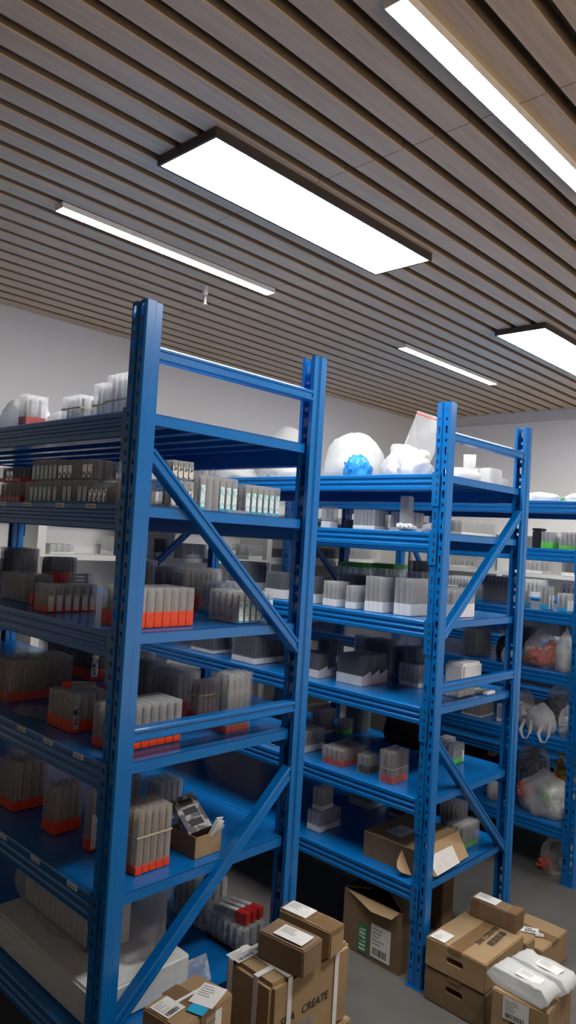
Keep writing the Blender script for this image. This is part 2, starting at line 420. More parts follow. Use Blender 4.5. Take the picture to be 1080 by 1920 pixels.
for i, y in enumerate(ys): put_ws((XW+.255, y, 0), math.pi/2, names[i])
for i, x in enumerate([-2.95, -2.17, -1.39]):
    put_ws((x, YW-.29, 0), 0.0, ['on the far wall, next to the corner', 'on the far wall, second from the corner', 'on the far wall, seen at the right edge'][i])

# ------------------------------------------------------------------ tool cases
CM = {}
def case_meshes(w, d, h, base, frac, lab, cover, side):
    key = (round(w,4), round(d,4), round(h,4), base, round(frac,2), lab, cover, side)
    if key in CM: return CM[key]
    g = .0003; bh = max(h*frac, .006)
    b = MB(); c = min(w, d)*.07
    b.box(-w/2+g+.0003, -d/2+g+.0003, .0015 if not base else bh*.8, w/2-g-.0003, d/2-g-.0003, h, cover, c)
    r = min(w, d)*.21
    b.cyl(0, 0, h*.12 if not base else bh*.85, h*.62, r, 'steel', 8); b.cyl(0, 0, h*.62, h*.9, r*.8, 'steel', 8)
    cm = b.mesh('cover'); bmesh_ = None; lm = None
    if base:
        b = MB(); b.box(-w/2+g, -d/2+g, 0, w/2-g, d/2-g, bh, base, c*.7); bmesh_ = b.mesh('base')
    if lab:
        b = MB(); a, zz = (.04, .62) if lab == 'whitelabel' else (.10, .72)
        lw = .32 if lab != 'foil' else .40
        if side == 'x': b.box(w/2-g, -d*lw, h*a, w/2+.0004, d*lw, h*zz, lab)
        else: b.box(-w*lw, -d/2-.0004, h*a, w*lw, -d/2+g, h*zz, lab)
        if lab == 'teallabel' and side == 'x': b.box(w/2-g, -d*lw, h*.03, w/2+.0004, d*lw, h*a, 'bplast')
        lm = b.mesh('label')
    CM[key] = (cm, bmesh_, lm); return CM[key]

def cases(label, x, y, z, w, d, h, nx, ny, base='orange', frac=.25, lab=None, cover='cover', side='x', loose=False, wrap=False,
          band=None, group=None, jit=.0, skip=(), rz=0.0, name=None, labp=1.0, tray=False):
    """block of upright cases whose near corner (+x, -y) stands at x, y on height z"""
    cw, cd = w/nx, d/ny
    rr = random.Random(int((x*1000+y*777+z*313)*10))
    z += .0006
    root = None
    if not loose:
        root = thing(name or 'tool_case_pack', label, 'tool case pack', (x-w/2, y+d/2, z), rz, group)
    for i in range(nx):
        for j in range(ny):
            if (i, j) in skip: continue
            ax = -w/2+cw*(i+.5); ay = -d/2+cd*(j+.5)
            outer = (i == nx-1) if side == 'x' else (j == 0)
            L = lab if (outer and rr.random() < labp) else None
            cm, bmx, lm = case_meshes(cw, cd, h, base, frac, L, cover, side)
            ox, oy = rr.uniform(-jit, jit), rr.uniform(-jit, jit)
            if loose:
                p = thing('tool_case', label, 'tool case', (x-w/2+ax+ox, y+d/2+ay+oy, z), rz, group)
                link('cover', cm, p)
            else:
                p = link('case', cm, root, (ax+ox, ay+oy, rr.uniform(0, .0008)))
            if bmx: link('base', bmx, p)
            if lm: link('label', lm, p)
    if root is not None and tray:
        th = .0012; hb = h*.34; e = .0016; b = MB()
        b.box(-w/2-e, -d/2-e, -.0004, w/2+e, d/2+e, .0006, 'wplast')
        b.box(-w/2-e, -d/2-e, 0, w/2+e, -d/2-.0003, hb, 'wplast'); b.box(-w/2-e, d/2+.0003, 0, w/2+e, d/2+e, hb, 'wplast'); b.box(-w/2-e, -d/2, 0, -w/2-.0003, d/2, hb, 'wplast')
        n3 = max(2, round(d/.055)); s = d/n3
        for q in range(n3):
            ya = -d/2+q*s
            b.add([(w/2+.0003,ya,0),(w/2+.0003,ya+s,0),(w/2+.0003,ya+s,hb*1.45),(w/2+.0003,ya+s*.1,hb*.95),(w/2+.0003,ya,hb*.95),
                   (w/2+e,ya,0),(w/2+e,ya+s,0),(w/2+e,ya+s,hb*1.45),(w/2+e,ya+s*.1,hb*.95),(w/2+e,ya,hb*.95)],
                  [(0,1,2,3,4),(9,8,7,6,5),(0,5,6,1),(1,6,7,2),(2,7,8,3),(3,8,9,4),(4,9,5,0)], 'wplast')
        b.obj('tray', root)
    if root is not None and wrap: film(w, d, h, rr).obj('shrink_wrap', root)
    if root is not None and band:
        b = MB(); zz = h*band; e = .0012
        b.box(-w/2-e, -d/2-e, zz, w/2+e, -d/2-e+.0008, zz+.004, 'band'); b.box(-w/2-e, d/2+e-.0008, zz, w/2+e, d/2+e, zz+.004, 'band')
        b.box(w/2+e-.0008, -d/2-e, zz, w/2+e, d/2+e, zz+.004, 'band'); b.box(-w/2-e, -d/2-e, zz, -w/2-e+.0008, d/2+e, zz+.004, 'band'); b.obj('rubber_band', root)
    return root

def film(w, d, h, rr, k='film', e=.003, amp=.0028):
    bm = bmesh.new(); bmesh.ops.create_cube(bm, size=1)
    bmesh.ops.subdivide_edges(bm, edges=bm.edges[:], cuts=7, use_grid_fill=True)
    so = Vector((rr.random()*50, rr.random()*50, rr.random()*50))
    for v in bm.verts:
        p = Vector((v.co.x*(w+2*e), v.co.y*(d+2*e), (v.co.z+.5)*(h+e)))
        n = noise.noise_vector((p+so)*38)*amp
        if p.z < .002: n.z = 0
        v.co = p + Vector((n.x, n.y, abs(n.z)))
    b = MB(); b.bm(bm, k, smooth=False); return b

def block(label, x, y, z, w, d, h, nx, ny, base=None, frac=.25, cover='cover', lid=None, group=None, cat='tool case pack', name='tool_case_pack'):
    """coarser block for stacks far back: ribbed cover, base"""
    t = thing(name, label, cat, (x-w/2, y+d/2, z+.0006), 0, group)
    b = MB(); cw, cd = w/nx, d/ny; bh = h*frac if base else .001
    for i in range(nx):
        for j in range(ny):
            if nx > 2 and ny > 2 and 0 < i < nx-1 and 0 < j < ny-1: continue
            b.box(-w/2+cw*i+.0006, -d/2+cd*j+.0006, bh, -w/2+cw*(i+1)-.0006, -d/2+cd*(j+1)-.0006, h, cover, min(cw, cd)*.1)
            if i == nx-1 or j == 0: b.cyl(-w/2+cw*(i+.5), -d/2+cd*(j+.5), bh, h*.8, min(cw, cd)*.2, 'steel', 6)
    b.obj('cover', t)
    if base:
        b = MB(); b.box(-w/2, -d/2, 0, w/2, d/2, bh, base, .0015); b.obj('base', t)
    if lid:
        b = MB(); b.box(-w/2, -d/2, h+.0003, w/2, d/2, h+.020, lid, .002); b.obj('lid', t)
    return t

def lying_case(label, x, y, z, l, w, h, base, rz, group=None, cover='cover'):
    t = thing('tool_case', label, 'tool case', (x, y, z+.0008), rz, group)
    b = MB(); b.box(-l/2, -w/2, 0, l*.2, w/2, h, cover, .0015); b.cyl(0, 0, -l*.42, l*.15, h*.25, 'steel', 8, T=Matrix.Translation((0,0,h/2)) @ Matrix.Rotation(math.pi/2, 4, 'Y')); b.obj('cover', t)
    b = MB(); b.box(l*.2, -w/2-.0005, 0, l/2, w/2+.0005, h+.0005, base, .0015); b.obj('base', t)
    b = MB(); b.box(-l*.3, -w*.3, h, l*.2, w*.3, h+.0006, 'whitelabel'); b.obj('label', t)
    return t

# ------------------------------------------------------------------ bags and sacks
def blob(size, seed, k, amp=.12, sub=4, freq=2.2, ridge=.5, flat=.42, neck=0.0):
    sx, sy, sz = size; bm = bmesh.new(); bmesh.ops.create_icosphere(bm, subdivisions=sub, radius=1)
    so = Vector((seed*3.7, seed*1.3, seed*2.1))
    for v in bm.verts:
        p = v.co.copy()
        c1 = max(0, 1-5*abs(noise.noise(p*freq*1.3+so*2))); c2 = max(0, 1-5*abs(noise.noise(p*freq*2.6+so)))
        n = noise.noise(p*freq*.8+so)*amp*1.1 - c1*amp*ridge*.75 - c2*amp*ridge*.45 + noise.noise(p*freq*5+so)*amp*.18
        p *= 1+n
        if p.z < -flat: p.z = -flat + (p.z+flat)*.02
        q = (p.z+flat)/(1+flat)
        if neck and q > .62:
            s = 1-neck*min(1, (q-.62)/.3); p.x *= s; p.y *= s
        v.co = Vector((p.x*sx/2, p.y*sy/2, q*sz))
    mz = min(v.co.z for v in bm.verts)
    for v in bm.verts: v.co.z -= mz
    b = MB(); b.bm(bm, k, smooth=True); return b
def bits(size, seed, k, n=70, long=1.0):
    """loose heap of small crumpled pieces filling an ellipsoid"""
    rr = random.Random(seed); b = blob((size[0]*.72, size[1]*.72, size[2]*.8), seed, k, amp=.3, sub=2, freq=3)
    for i in range(n):
        a, u, q = rr.uniform(0, 6.283), rr.uniform(-.35, 1), rr.uniform(.72, 1.0)
        c = math.sqrt(max(0, 1-max(u, 0)**2))
        p = Vector((size[0]/2*c*q*math.cos(a), size[1]/2*c*q*math.sin(a), size[2]*(.36+.6*u*q*(1 if u > 0 else .8))))
        s_ = min(size)*rr.uniform(.10, .2)
        T = Matrix.Translation(p) @ Matrix.Rotation(rr.uniform(0, 6.28), 4, 'X') @ Matrix.Rotation(rr.uniform(0, 6.28), 4, 'Z')
        p.z = max(p.z, s_*.6); T.translation = p
        w_ = s_*.35
        b.add([(-s_*long, -w_, 0), (0, -w_*1.4, s_*.3), (s_*long, -w_*.6, -s_*.1), (s_*long, w_, .2*s_), (0, w_*1.2, s_*.1), (-s_*long, w_*.8, s_*.25),
               (-s_*long, -w_, .004), (0, -w_*1.4, s_*.3+.004), (s_*long, -w_*.6, -s_*.1+.004), (s_*long, w_, .2*s_+.004), (0, w_*1.2, s_*.1+.004), (-s_*long, w_*.8, s_*.25+.004)],
              [(0,1,4,5),(1,2,3,4),(11,10,7,6),(10,9,8,7),(0,6,7,1),(1,7,8,2),(2,8,9,3),(3,9,10,4),(4,10,11,5),(5,11,6,0)], k, T)
    return b
def bag(label, x, y, z, size, seed, k='milky', contents=(), handles=0, neck=0.0, name='plastic_bag', cat='plastic bag', amp=.12, rz=0.0, group=None):
    t = thing(name, label, cat, (x, y, z+.001), rz, group)
    blob(size, seed, k, amp=amp, neck=neck).obj('bag_film', t)
    for i, (ck, dx, dy, dz, s) in enumerate(contents):
        o = bits(s, seed+11+i, ck, long=1.6 if ck == 'yellow' else 1.0).obj('contents', t, (dx, dy, dz+.003)); o['kind'] = 'stuff'
    for hnd in range(handles):
        a = (hnd-.5)*.05; b = MB(); zz = size[2]*.88; hh = .055
        b.tube([(a-.012, a*.3, zz), (a-.016, a*.4, zz+hh*.6), (a-.005, a*.5, zz+hh), (a+.008, a*.5, zz+hh*.95), (a+.012, a*.4, zz+hh*.5), (a+.006, a*.3, zz)], .0045, k, 6, flat=.45)
        b.obj('handle', t)
    return t
def pouch(label, x, y, z, w, h, tilt, rz, k='bag', zipc=None, name='zip_bag', fill=None, thick=.012, cat='zip bag', group=None):
    """flat pouch standing on its lower edge and leaning back by tilt"""
    t = thing(name, label, cat, (x, y, z+.002), 0, group, rot=(tilt, 0, rz))
    b = MB(); nu, nv = 14, 14; vs = []; fs = []
    for sgn in (1, -1):
        o = len(vs)
        for i in range(nu+1):
            for j in range(nv+1):
                u, v = i/nu, j/nv
                th = thick*(math.sin(math.pi*u)*math.sin(math.pi*min(1, v*1.05)))**.6 if 0 < u < 1 and 0 < v < .95 else .0006
                nn = noise.noise(Vector((u*4+x*9, v*4, sgn)))*.004
                vs.append(((u-.5)*w, sgn*(th/2)+nn, v*h+.0015))
        for i in range(nu):
            for j in range(nv):
                a = o+i*(nv+1)+j; fs.append((a, a+1, a+nv+2, a+nv+1) if sgn > 0 else (a, a+nv+1, a+nv+2, a+1))
    b.add(vs, fs, k, smooth=True); b.obj('pouch', t)
    if zipc: b = MB(); b.box(-w/2, -.0022, h*.955, w/2, .0022, h*.972, zipc); b.obj('zip_seal', t)
    if fill: b = MB(); b.box(-w*.38, -thick*.28, .004, w*.38, thick*.28, h*.55, fill, .002); b.obj('contents', t)
    return t

# ------------------------------------------------------------------ cartons
def label_on(parent, w, h, loc, rot, bars=True, green=False):
    b = MB(); b.box(-w/2, -h/2, 0, w/2, h/2, .0006, 'paper' if not green else 'green'); o = b.obj('shipping_label', parent, loc, rot)
    b = MB()
    rr = random.Random(int(w*9999+h*777+loc[0]*500))
    for k in range(5):
        yy = h*.36 - k*h*.11; b.box(-w*.42, yy-h*.018, .0006, -w*.42+w*rr.uniform(.3, .62), yy+h*.018, .0009, 'greyink')
    if bars:
        xx = -w*.4
        while xx < w*.3:
            ww = rr.choice((.0008, .0016, .0024)); b.box(xx, -h*.42, .0006, xx+ww, -h*.20, .0009, 'ink'); xx += ww+rr.choice((.001, .002))
    if green:
        for k in range(6): b.box(-w*.3, -h*.4+k*h*.14, .0006, w*.3, -h*.4+k*h*.14+h*.07, .0009, 'paper')
    b.obj('print', o); return o
def carton(label, x0, y0, z, w, d, h, k='card', rz=0.0, seam='x', tape=True, hole=None, c=.003, name='cardboard_box', dent=0.0):
    """x0,y0 = near corner (+x,-y) of the footprint before turning; thing origin at the footprint centre"""
    t = thing(name, label, 'cardboard box', (x0-w/2, y0+d/2, z+.0006), rz)
    b = MB()
    bm = bmesh.new(); bmesh.ops.create_cube(bm, size=1)
    bmesh.ops.scale(bm, vec=(w, d, h), verts=bm.verts); bmesh.ops.translate(bm, vec=(0, 0, h/2), verts=bm.verts)
    bmesh.ops.bevel(bm, geom=bm.edges[:], offset=c, segments=2, affect='EDGES')
    bmesh.ops.subdivide_edges(bm, edges=[e for e in bm.edges if e.calc_length() > .03], cuts=4, use_grid_fill=True)
    so = Vector((x0*7, y0*7, z*9))
    for v in bm.verts:
        n = noise.noise_vector(v.co*16+so)*(.0016+dent)
        if v.co.z < .004: n.z = 0
        v.co += n
    b.bm(bm, k); me = b.mesh('carton_body')
    if hole:
        hw, hh, hz = hole
        for sgn in (1,):
            o = bpy.data.objects.new('tmp', me); COL.objects.link(o)
            cb = MB(); n = 10; pts = []
            for i in range(n+1): a = math.pi/2+math.pi*i/n; pts.append((-hw/2+hh/2+hh/2*math.cos(a), hz+hh/2*math.sin(a)))
            for i in range(n+1): a = -math.pi/2+math.pi*i/n; pts.append((hw/2-hh/2+hh/2*math.cos(a), hz+hh/2*math.sin(a)))
            cb.prism(pts, 'y', -d/2-.02, -d/2+.03, 'cardin'); co = cb.obj('cut')
            md = o.modifiers.new('b', 'BOOLEAN'); md.object = co; md.operation = 'DIFFERENCE'; md.solver = 'EXACT'
            bpy.context.view_layer.update()
            me = bpy.data.meshes.new_from_object(o.evaluated_get(bpy.context.evaluated_depsgraph_get())); me.name = 'carton_body'
            bpy.data.objects.remove(o); bpy.data.objects.remove(co)
    link('carton_body', me, t)
    if tape:
        b = MB(); tw = min(.024, w*.2)
        if seam == 'y':
            b.box(-tw, -d/2-.0012, h+.0006, tw, d/2+.0012, h+.0014, 'tape'); b.box(-tw, -d/2-.0026, h*.88, tw, -d/2-.0018, h+.0014, 'tape'); b.box(-tw, d/2+.0018, h*.88, tw, d/2+.0026, h+.0014, 'tape')
        else:
            b.box(-w/2-.0012, -tw, h+.0006, w/2+.0012, tw, h+.0014, 'tape'); b.box(w/2+.0018, -tw, h*.88, w/2+.0026, tw, h+.0014, 'tape'); b.box(-w/2-.0026, -tw, h*.88, -w/2-.0018, tw, h+.0014, 'tape')
        b.obj('tape', t)
        b = MB()
        if seam == 'y': b.box(-.0006, -d/2, h-.001, .0006, d/2, h+.0005, 'card2')
        else: b.box(-w/2, -.0006, h-.001, w/2, .0006, h+.0005, 'card2')
        b.obj('flap_seam', t)
    return t
TOP = (0, 0, 0); FRONT = (math.pi/2, 0, 0); RIGHT = (math.pi/2, 0, math.pi/2)

# ================================================================== STOCK: near rack
A1, A2, A3, A4, A5, A6 = LV1
# top shelf
cases('tallest pale stack of banded tool cases on the near rack top, against its post', -1.545, 1.02, A1, .10, .09, .127, 4, 3, 'wplast', .1, side='y', band=.45, lab=None, cover='coverfrost')
cases('pale banded tool cases on the near rack top, second from its post', -1.68, 1.05, A1, .076, .08, .122, 3, 3, 'wplast', .1, side='y', band=.5, cover='coverfrost')
cases('narrow pale tool cases on the near rack top, third from its post', -1.885, 1.15, A1, .06, .08, .125, 2, 3, 'wplast', .1, cover='coverfrost', side='y')
cases('low grey banded tool cases on the near rack top, fourth from its post', -1.784, 1.03, A1, .10, .09, .094, 4, 3, 'wplast', .12, cover='coverfrost', side='y', band=.6)
bag('flat white plastic bag on the near rack top, right of the red-based cases', -2.04, 1.13, A1, (.16, .12, .085), 3, 'whitebag')
cases('small upright red-based tool case bundle alone on the near rack top', -1.998, .985, A1, .052, .06, .103, 2, 2, 'red', .42, lab=None, side='y', wrap=True, cover='coverfrost')
bag('pale green-white plastic bag at the left edge on the near rack top', -2.235, 1.10, A1, (.20, .16, .135), 5, 'whitebag', contents=[('bplast', .0, -.02, .0, (.12, .08, .05))])
# second shelf, left of the post (labels face the aisle)
cases('clear labelled tool cases, lower left block of the second shelf, near rack', -1.769, .955, A2, .146, .09, .057, 6, 3, 'bplast', .10, 'teallabel', side='y', labp=.6)
cases('clear labelled tool cases stacked on top of the lower left block, second shelf, near rack', -1.752, .957, A2+.0585, .136, .085, .057, 6, 3, None, .1, 'teallabel', side='y', labp=.6)
cases('clear labelled tool cases, lower middle block of the second shelf, near rack', -1.593, .955, A2, .172, .09, .059, 7, 3, 'bplast', .10, 'teallabel', side='y', labp=.65)
cases('shiny foil-labelled tool cases stacked on the lower middle block, second shelf, near rack', -1.580, .957, A2+.0605, .166, .085, .050, 7, 3, None, .1, 'foil', side='y', labp=.85)
cases('short foil-labelled tool cases on the second shelf, between the tall stacks and the post', -1.504, .955, A2, .084, .08, .048, 4, 2, None, .1, 'foil', side='y')
cases('plain clear tool cases on the second shelf right beside the near post', -1.449, .957, A2, .052, .10, .058, 2, 4, None, .1, None, cover='coverwarm')
cases('upright clear tool cases standing on the plain cases beside the near post', -1.449, .960, A2+.0595, .024, .05, .063, 1, 2, None, .1, None)
cases('red-based tool cases at the left edge of the second shelf, near rack', -1.975, .97, A2, .15, .09, .058, 6, 3, 'red', .3, 'foil', side='y', labp=.2, cover='coverwarm')
cases('dark red-brown tool cases stacked on the red-based ones at the left edge, second shelf', -1.98, .972, A2+.0595, .14, .085, .042, 6, 3, 'red', .25, 'foil', side='y', labp=.3, cover='coverdark')
# second shelf, right of the post
cases('foil-labelled tool cases on the second shelf, right of the near post, lower row', -1.400, 1.062, A2, .05, .070, .068, 2, 4, None, .1, 'foil')
cases('foil-labelled tool cases stacked on the lower row right of the near post', -1.402, 1.064, A2+.0695, .045, .066, .046, 2, 4, None, .1, 'foil')
cases('blue-labelled clear tool case pack on the second shelf, behind the upper brace', -1.400, 1.150, A2, .055, .128, .088, 2, 6, None, .1, 'teallabel', labp=.9)
cases('blue-labelled clear tool case pack at the far end of the second shelf, near rack', -1.400, 1.303, A2, .055, .134, .079, 2, 6, None, .1, 'teallabel', labp=.95)
pouch('crumpled clear sleeve lying between the two blue-labelled packs', -1.395, 1.27, A2, .05, .03, 1.45, 1.4, 'bag', thick=.004, name='plastic_sleeve', cat='plastic sleeve')
# third shelf
cases('dark wrapped tool case stack at the left edge of the third shelf, near rack', -2.60, 1.28, A3, .13, .09, .128, 5, 3, None, .2, None, cover='coverdark', wrap=True)
cases('film-wrapped dark red bundle at the back left of the third shelf, near rack', -2.82, 1.385, A3, .12, .09, .10, 5, 3, 'maroon', .3, None, cover='coverdark', wrap=True)
cases('white-labelled tool cases stacked high at the back left of the third shelf', -2.56, 1.385, A3, .06, .095, .100, 2, 6, 'maroon', .1, 'whitelabel', cover='coverdark')
cases('half-red tool case block at the back of the third shelf, left of the near post', -2.37, 1.30, A3, .05, .10, .112, 2, 6, 'red', .52, None, cover='coverdark')
for k in range(5):
    lying_case('clear tool case lying in the flat pile behind the white-labelled row', -2.27, 1.36, A3+k*.0128, .095, .022, .012, 'wplast', math.pi/2+.05*(k % 2), 'flat pile of tool cases, third shelf')
bag('dark crumpled wrapped bundle beside the flat case pile, back of the third shelf', -2.08, 1.44, A3, (.13, .08, .06), 8, 'bag', contents=[('blackplast', 0, 0, 0, (.10, .06, .035))], name='wrapped_bundle', cat='wrapped bundle')
cases('clear tool cases at the left edge of the third shelf front, one orange base showing', -1.965, 1.0, A3, .15, .09, .079, 6, 3, None, .3, None, loose=False)
lying_case('single orange-ended tool case leaning on the clear cases, left edge of third shelf', -1.925, 1.035, A3, .07, .024, .03, 'orange', -math.pi/2)
cases('clear tool case with white front label and orange base, in the row of labelled cases', -1.741, .948, A3, .066, .148, .071, 3, 6, 'orange', .22, 'whitelabel', loose=True, group='white-labelled row on the third shelf', jit=.0004)
cases('clear tool case with bright orange base, third shelf block by the near post', -1.402, .968, A3, .115, .190, .092, 4, 8, 'orange', .40, 'whitelabel', loose=True, labp=.13, group='orange-based block on the third shelf', jit=.0004)
cases('teal-labelled clear tool case pack on the third shelf, behind the brace, near rack', -1.379, 1.285, A3, .118, .128, .082, 5, 6, None, .2, 'teallabel', labp=.8)
cases('film-wrapped orange-based pack behind the orange-based block, third shelf', -1.665, 1.335, A3, .06, .135, .120, 3, 7, 'orange', .42, None, wrap=True)
cases('dark tool cases just left of the film-wrapped orange-based pack, third shelf', -1.765, 1.33, A3, .055, .065, .120, 3, 4, None, .2, None, cover='coverdark')
cases('shiny film-wrapped dark red cases next to the post, back of the third shelf', -1.875, 1.31, A3, .06, .075, .130, 3, 4, 'maroon', .35, None, cover='coverdark', wrap=True)
cases('grey clear tool cases right of the film-wrapped pack, back of the near rack third shelf', -1.54, 1.36, A3, .09, .10, .09, 4, 4, 'bplast', .12, None)
# fourth shelf
cases('long dim orange-based pack at the left edge of the fourth shelf, near rack', -2.0, .99, A4, .11, .195, .116, 4, 9, 'orange', .24, None, cover='coverwarm', wrap=True)
cases('clear orange-based tool case in the fourth shelf block next to the sticker beam', -1.622, .975, A4, .125, .108, .093, 5, 5, 'orange', .32, 'foil', loose=True, labp=.2, group='left front block on the fourth shelf', jit=.0004)
lying_case('red-ended clear tool case lying on top of the left-hand front block, fourth shelf', -1.70, 1.035, A4+.0945, .085, .018, .014, 'red', -2.2)
cases('clear tool case with orange base, fourth shelf block around the near post', -1.424, .970, A4, .10, .190, .102, 4, 8, 'orange', .20, 'foil', loose=True, labp=.0, group='block by the post on the fourth shelf', jit=.0004, cover='cover')
cases('red-banded film-wrapped pack behind the front block by the post, fourth shelf', -1.622, 1.30, A4, .14, .075, .117, 5, 4, 'red', .30, None, wrap=True)
cases('brownish rubber-banded tool case bundle in the middle of the fourth shelf, near rack', -1.530, 1.30, A4, .05, .085, .108, 2, 5, 'red', .22, None, cover='coverwarm', band=.66)
cases('tallest film-wrapped tool case stack on the fourth shelf, far end of the near rack', -1.403, 1.29, A4, .05, .080, .152, 2, 4, 'red', .12, 'foil', labp=0, wrap=True)
cases('dark grey tool cases at the back of the fourth shelf, right of the near post', -1.80, 1.29, A4, .08, .09, .117, 3, 4, None, .2, None, cover='coverdark')
for i, (xx, w_, h_) in enumerate([(-2.32, .14, .12), (-2.14, .12, .128), (-1.93, .11, .115)]):
    cases(['black tool cases at the back left of the fourth shelf, leftmost', 'dark tool cases with one foil label, back of the fourth shelf', 'dark tool cases at the back of the fourth shelf, nearest the post'][i], xx, 1.34, A4, w_, .10, h_, 5, 3, ['maroon', 'red', None][i], .3, 'foil' if i == 1 else None, cover='coverdark', labp=.3, wrap=(i != 1))
bag('flat crumpled clear bag scrap on the fourth shelf front, left edge', -1.85, 1.0, A4, (.16, .09, .012), 31, 'film', name='plastic_scrap', cat='plastic scrap', amp=.3)
# fifth shelf
cases('dim orange-based pack at the left edge of the fifth shelf, near rack', -1.925, .99, A5, .10, .10, .131, 4, 4, 'orange', .2, None, cover='coverwarm')
cases('dim orange-based pack left of the near post on the fifth shelf', -1.721, 1.0, A5, .062, .082, .120, 3, 4, 'orange', .26, None, cover='coverwarm')
cases('narrow tall tool case pair with a white label beside the near post, fifth shelf', -1.580, 1.02, A5, .032, .045, .146, 1, 2, 'orange', .2, 'whitelabel', cover='coverwarm', labp=.99)
cases('tall rubber-banded bundle of slim orange-based cases on the fifth shelf corner', -1.404, 1.034, A5, .085, .100, .146, 4, 5, 'orange', .13, None, band=.58, cover='coverwarm')
cases('grey clear tool cases behind the tall rubber-banded bundle, fifth shelf', -1.622, 1.26, A5, .074, .082, .108, 3, 4, 'wplast', .1, None)
cases('tan tool cases at the back of the fifth shelf, beside the post', -1.70, 1.21, A5, .05, .048, .112, 2, 2, None, .1, None, cover='coverwarm')
# open small carton with printed sleeves
t = thing('small_open_carton', 'small open brown carton with tilted printed sleeves on the fifth shelf', 'cardboard box', (-1.437, 1.24, A5+.0006))
b = MB(); w, d, h, th = .10, .084, .052, .003
b.box(-w/2, -d/2, 0, w/2, d/2, th, 'card'); b.box(-w/2, -d/2, th, -w/2+th, d/2, h, 'card'); b.box(w/2-th, -d/2, th, w/2, d/2, h, 'card'); b.box(-w/2+th, -d/2, th, w/2-th, -d/2+th, h, 'card2'); b.box(-w/2+th, d/2-th, th, w/2-th, d/2, h, 'card'); b.obj('tray', t)
sl = thing('printed_sleeve', 'printed cardboard sleeve with dark windows tilted in the small open carton', 'sleeve', (-1.466, 1.236, A5+.070), rot=(.12, .62, 0))
b = MB(); b.box(-.052, -.036, 0, .052, .036, .022, 'skin', .001); b.obj('sleeve_body', sl)
b = MB()
for q in (-.03, -.005, .028): b.box(q-.009, -.02, .022, q+.009, .02, .0226, 'ink')
b.box(-.048, -.0344, .006, .048, -.0339, .010, 'band'); b.obj('window', sl)
for i in range(3):
    g = thing('clear_disc', 'pale curved plastic strip standing in the small open carton', 'plastic strip', (-1.402+.005*i, 1.245, A5+.010), rot=(-.25-.1*i, .35, .2), group='plastic strips in the small open carton')
    b = MB(); b.box(-.006, -.016, 0, -.003, .016, .085-.008*i, 'wplast' if i < 2 else 'cover', .001); b.obj('strip', g)
# bottom shelf
t = thing('foam_slab', 'white foam slab on the bottom shelf of the near rack', 'foam slab', (-1.66, 1.08, A6+.0006))
b = MB(); b.box(-.26, -.135, 0, .26, .135, .082, 'foam', .006); b.obj('slab', t)
t = bag('big milky plastic bag of white packets on the foam slab, bottom shelf', -1.72, 1.12, A6+.0835, (.60, .27, .20), 4, 'bag', name='packet_bag')
for i in range(13):
    b = MB(); b.box(-.0132, -.05, 0, .0132, .05, .115, 'foam', .003); b.obj('packet', t, (-.155+.0275*i, -.045, .004))
cases('tall clear tool cases on the bottom shelf, behind the long brace, near rack', -1.565, 1.40, A6, .16, .085, .13, 6, 3, None, .1, None)
cases('low clear tool case pack on the bottom shelf, far end of the near rack', -1.402, 1.395, A6, .15, .085, .07, 6, 3, 'maroon', .2, None)
for i in range(3):
    lying_case('clear tool case with red end lying on the low clear pack, bottom shelf', -1.475+.0, 1.415+.024*i, A6+.0718, .12, .022, .03, 'red', .25, 'red-ended cases on the bottom shelf')
pouch('small clear pouch at the bottom shelf edge, beside the lower brace', -1.385, 1.22, A6, .11, .06, -.5, 1.5, 'bag', thick=.02)
bag('grey cloudy bag at the back of the bottom shelf, right of the near post', -1.82, 1.42, A6, (.12, .10, .17), 14, 'bag', neck=.6)

# ================================================================== STOCK: middle rack
B1, B2, B3, B4, B5, B6 = LV2
bag('largest round white plastic bag on the middle rack top', -2.0, 2.50, B1, (.28, .25, .222), 21, 'whitebag', amp=.10)
bag('long crumpled white bag at the far left of the middle rack top', -2.52, 2.62, B1, (.36, .26, .285), 22, 'packfoam', amp=.10)
bag('low white padded bag on the middle rack top, behind the near rack', -2.27, 2.40, B1, (.26, .2, .085), 23, 'whitebag')
bag('flat white bag on the middle rack top, leftmost behind the near rack', -2.62, 2.36, B1, (.24, .2, .08), 24, 'whitebag')
cases('frosted tray stack among the white bags at the left of the middle rack top', -2.82, 2.33, B1, .16, .12, .07, 4, 3, 'wplast', .3, None)
bag('blue crinkled film bag between the white bags on the middle rack top', -1.835, 2.32, B1, (.125, .10, .095), 25, 'bluebag', amp=.2, contents=[('bluebag', 0, 0, .0, (.112, .09, .088))])
pouch('large empty zip-lock bag leaning on the bags, middle rack top', -1.83, 2.66, B1+.026, .145, .30, -.05, .25, 'zipfilm', zipc='red', thick=.03).rotation_euler = (-.05, .33, .25)
bag('upright crumpled white bag beside the zip-lock bag, middle rack top', -1.715, 2.48, B1, (.19, .17, .16), 26, 'whitebag', amp=.30)
bag('small white bag beside the front post on the middle rack top', -1.565, 2.335, B1, (.15, .11, .085), 27, 'whitebag', amp=.26)
pouch('narrow white sleeve standing behind the front post, middle rack top', -1.50, 2.62, B1, .05, .12, .1, .3, 'whitebag')
bag('long white wrapped parcel on the middle rack top, right of the front post', -1.47, 2.50, B1, (.15, .20, .055), 28, 'whitebag', amp=.06)
block('white tray box on the middle rack top between the two posts', -1.405, 2.615, B1, .10, .10, .068, 2, 3, None, cover='packfoam', name='white_tray', cat='tray')
block('small white tray beside the back post, middle rack top', -1.405, 2.725, B1, .08, .048, .036, 2, 1, None, cover='packfoam', name='white_tray', cat='tray')
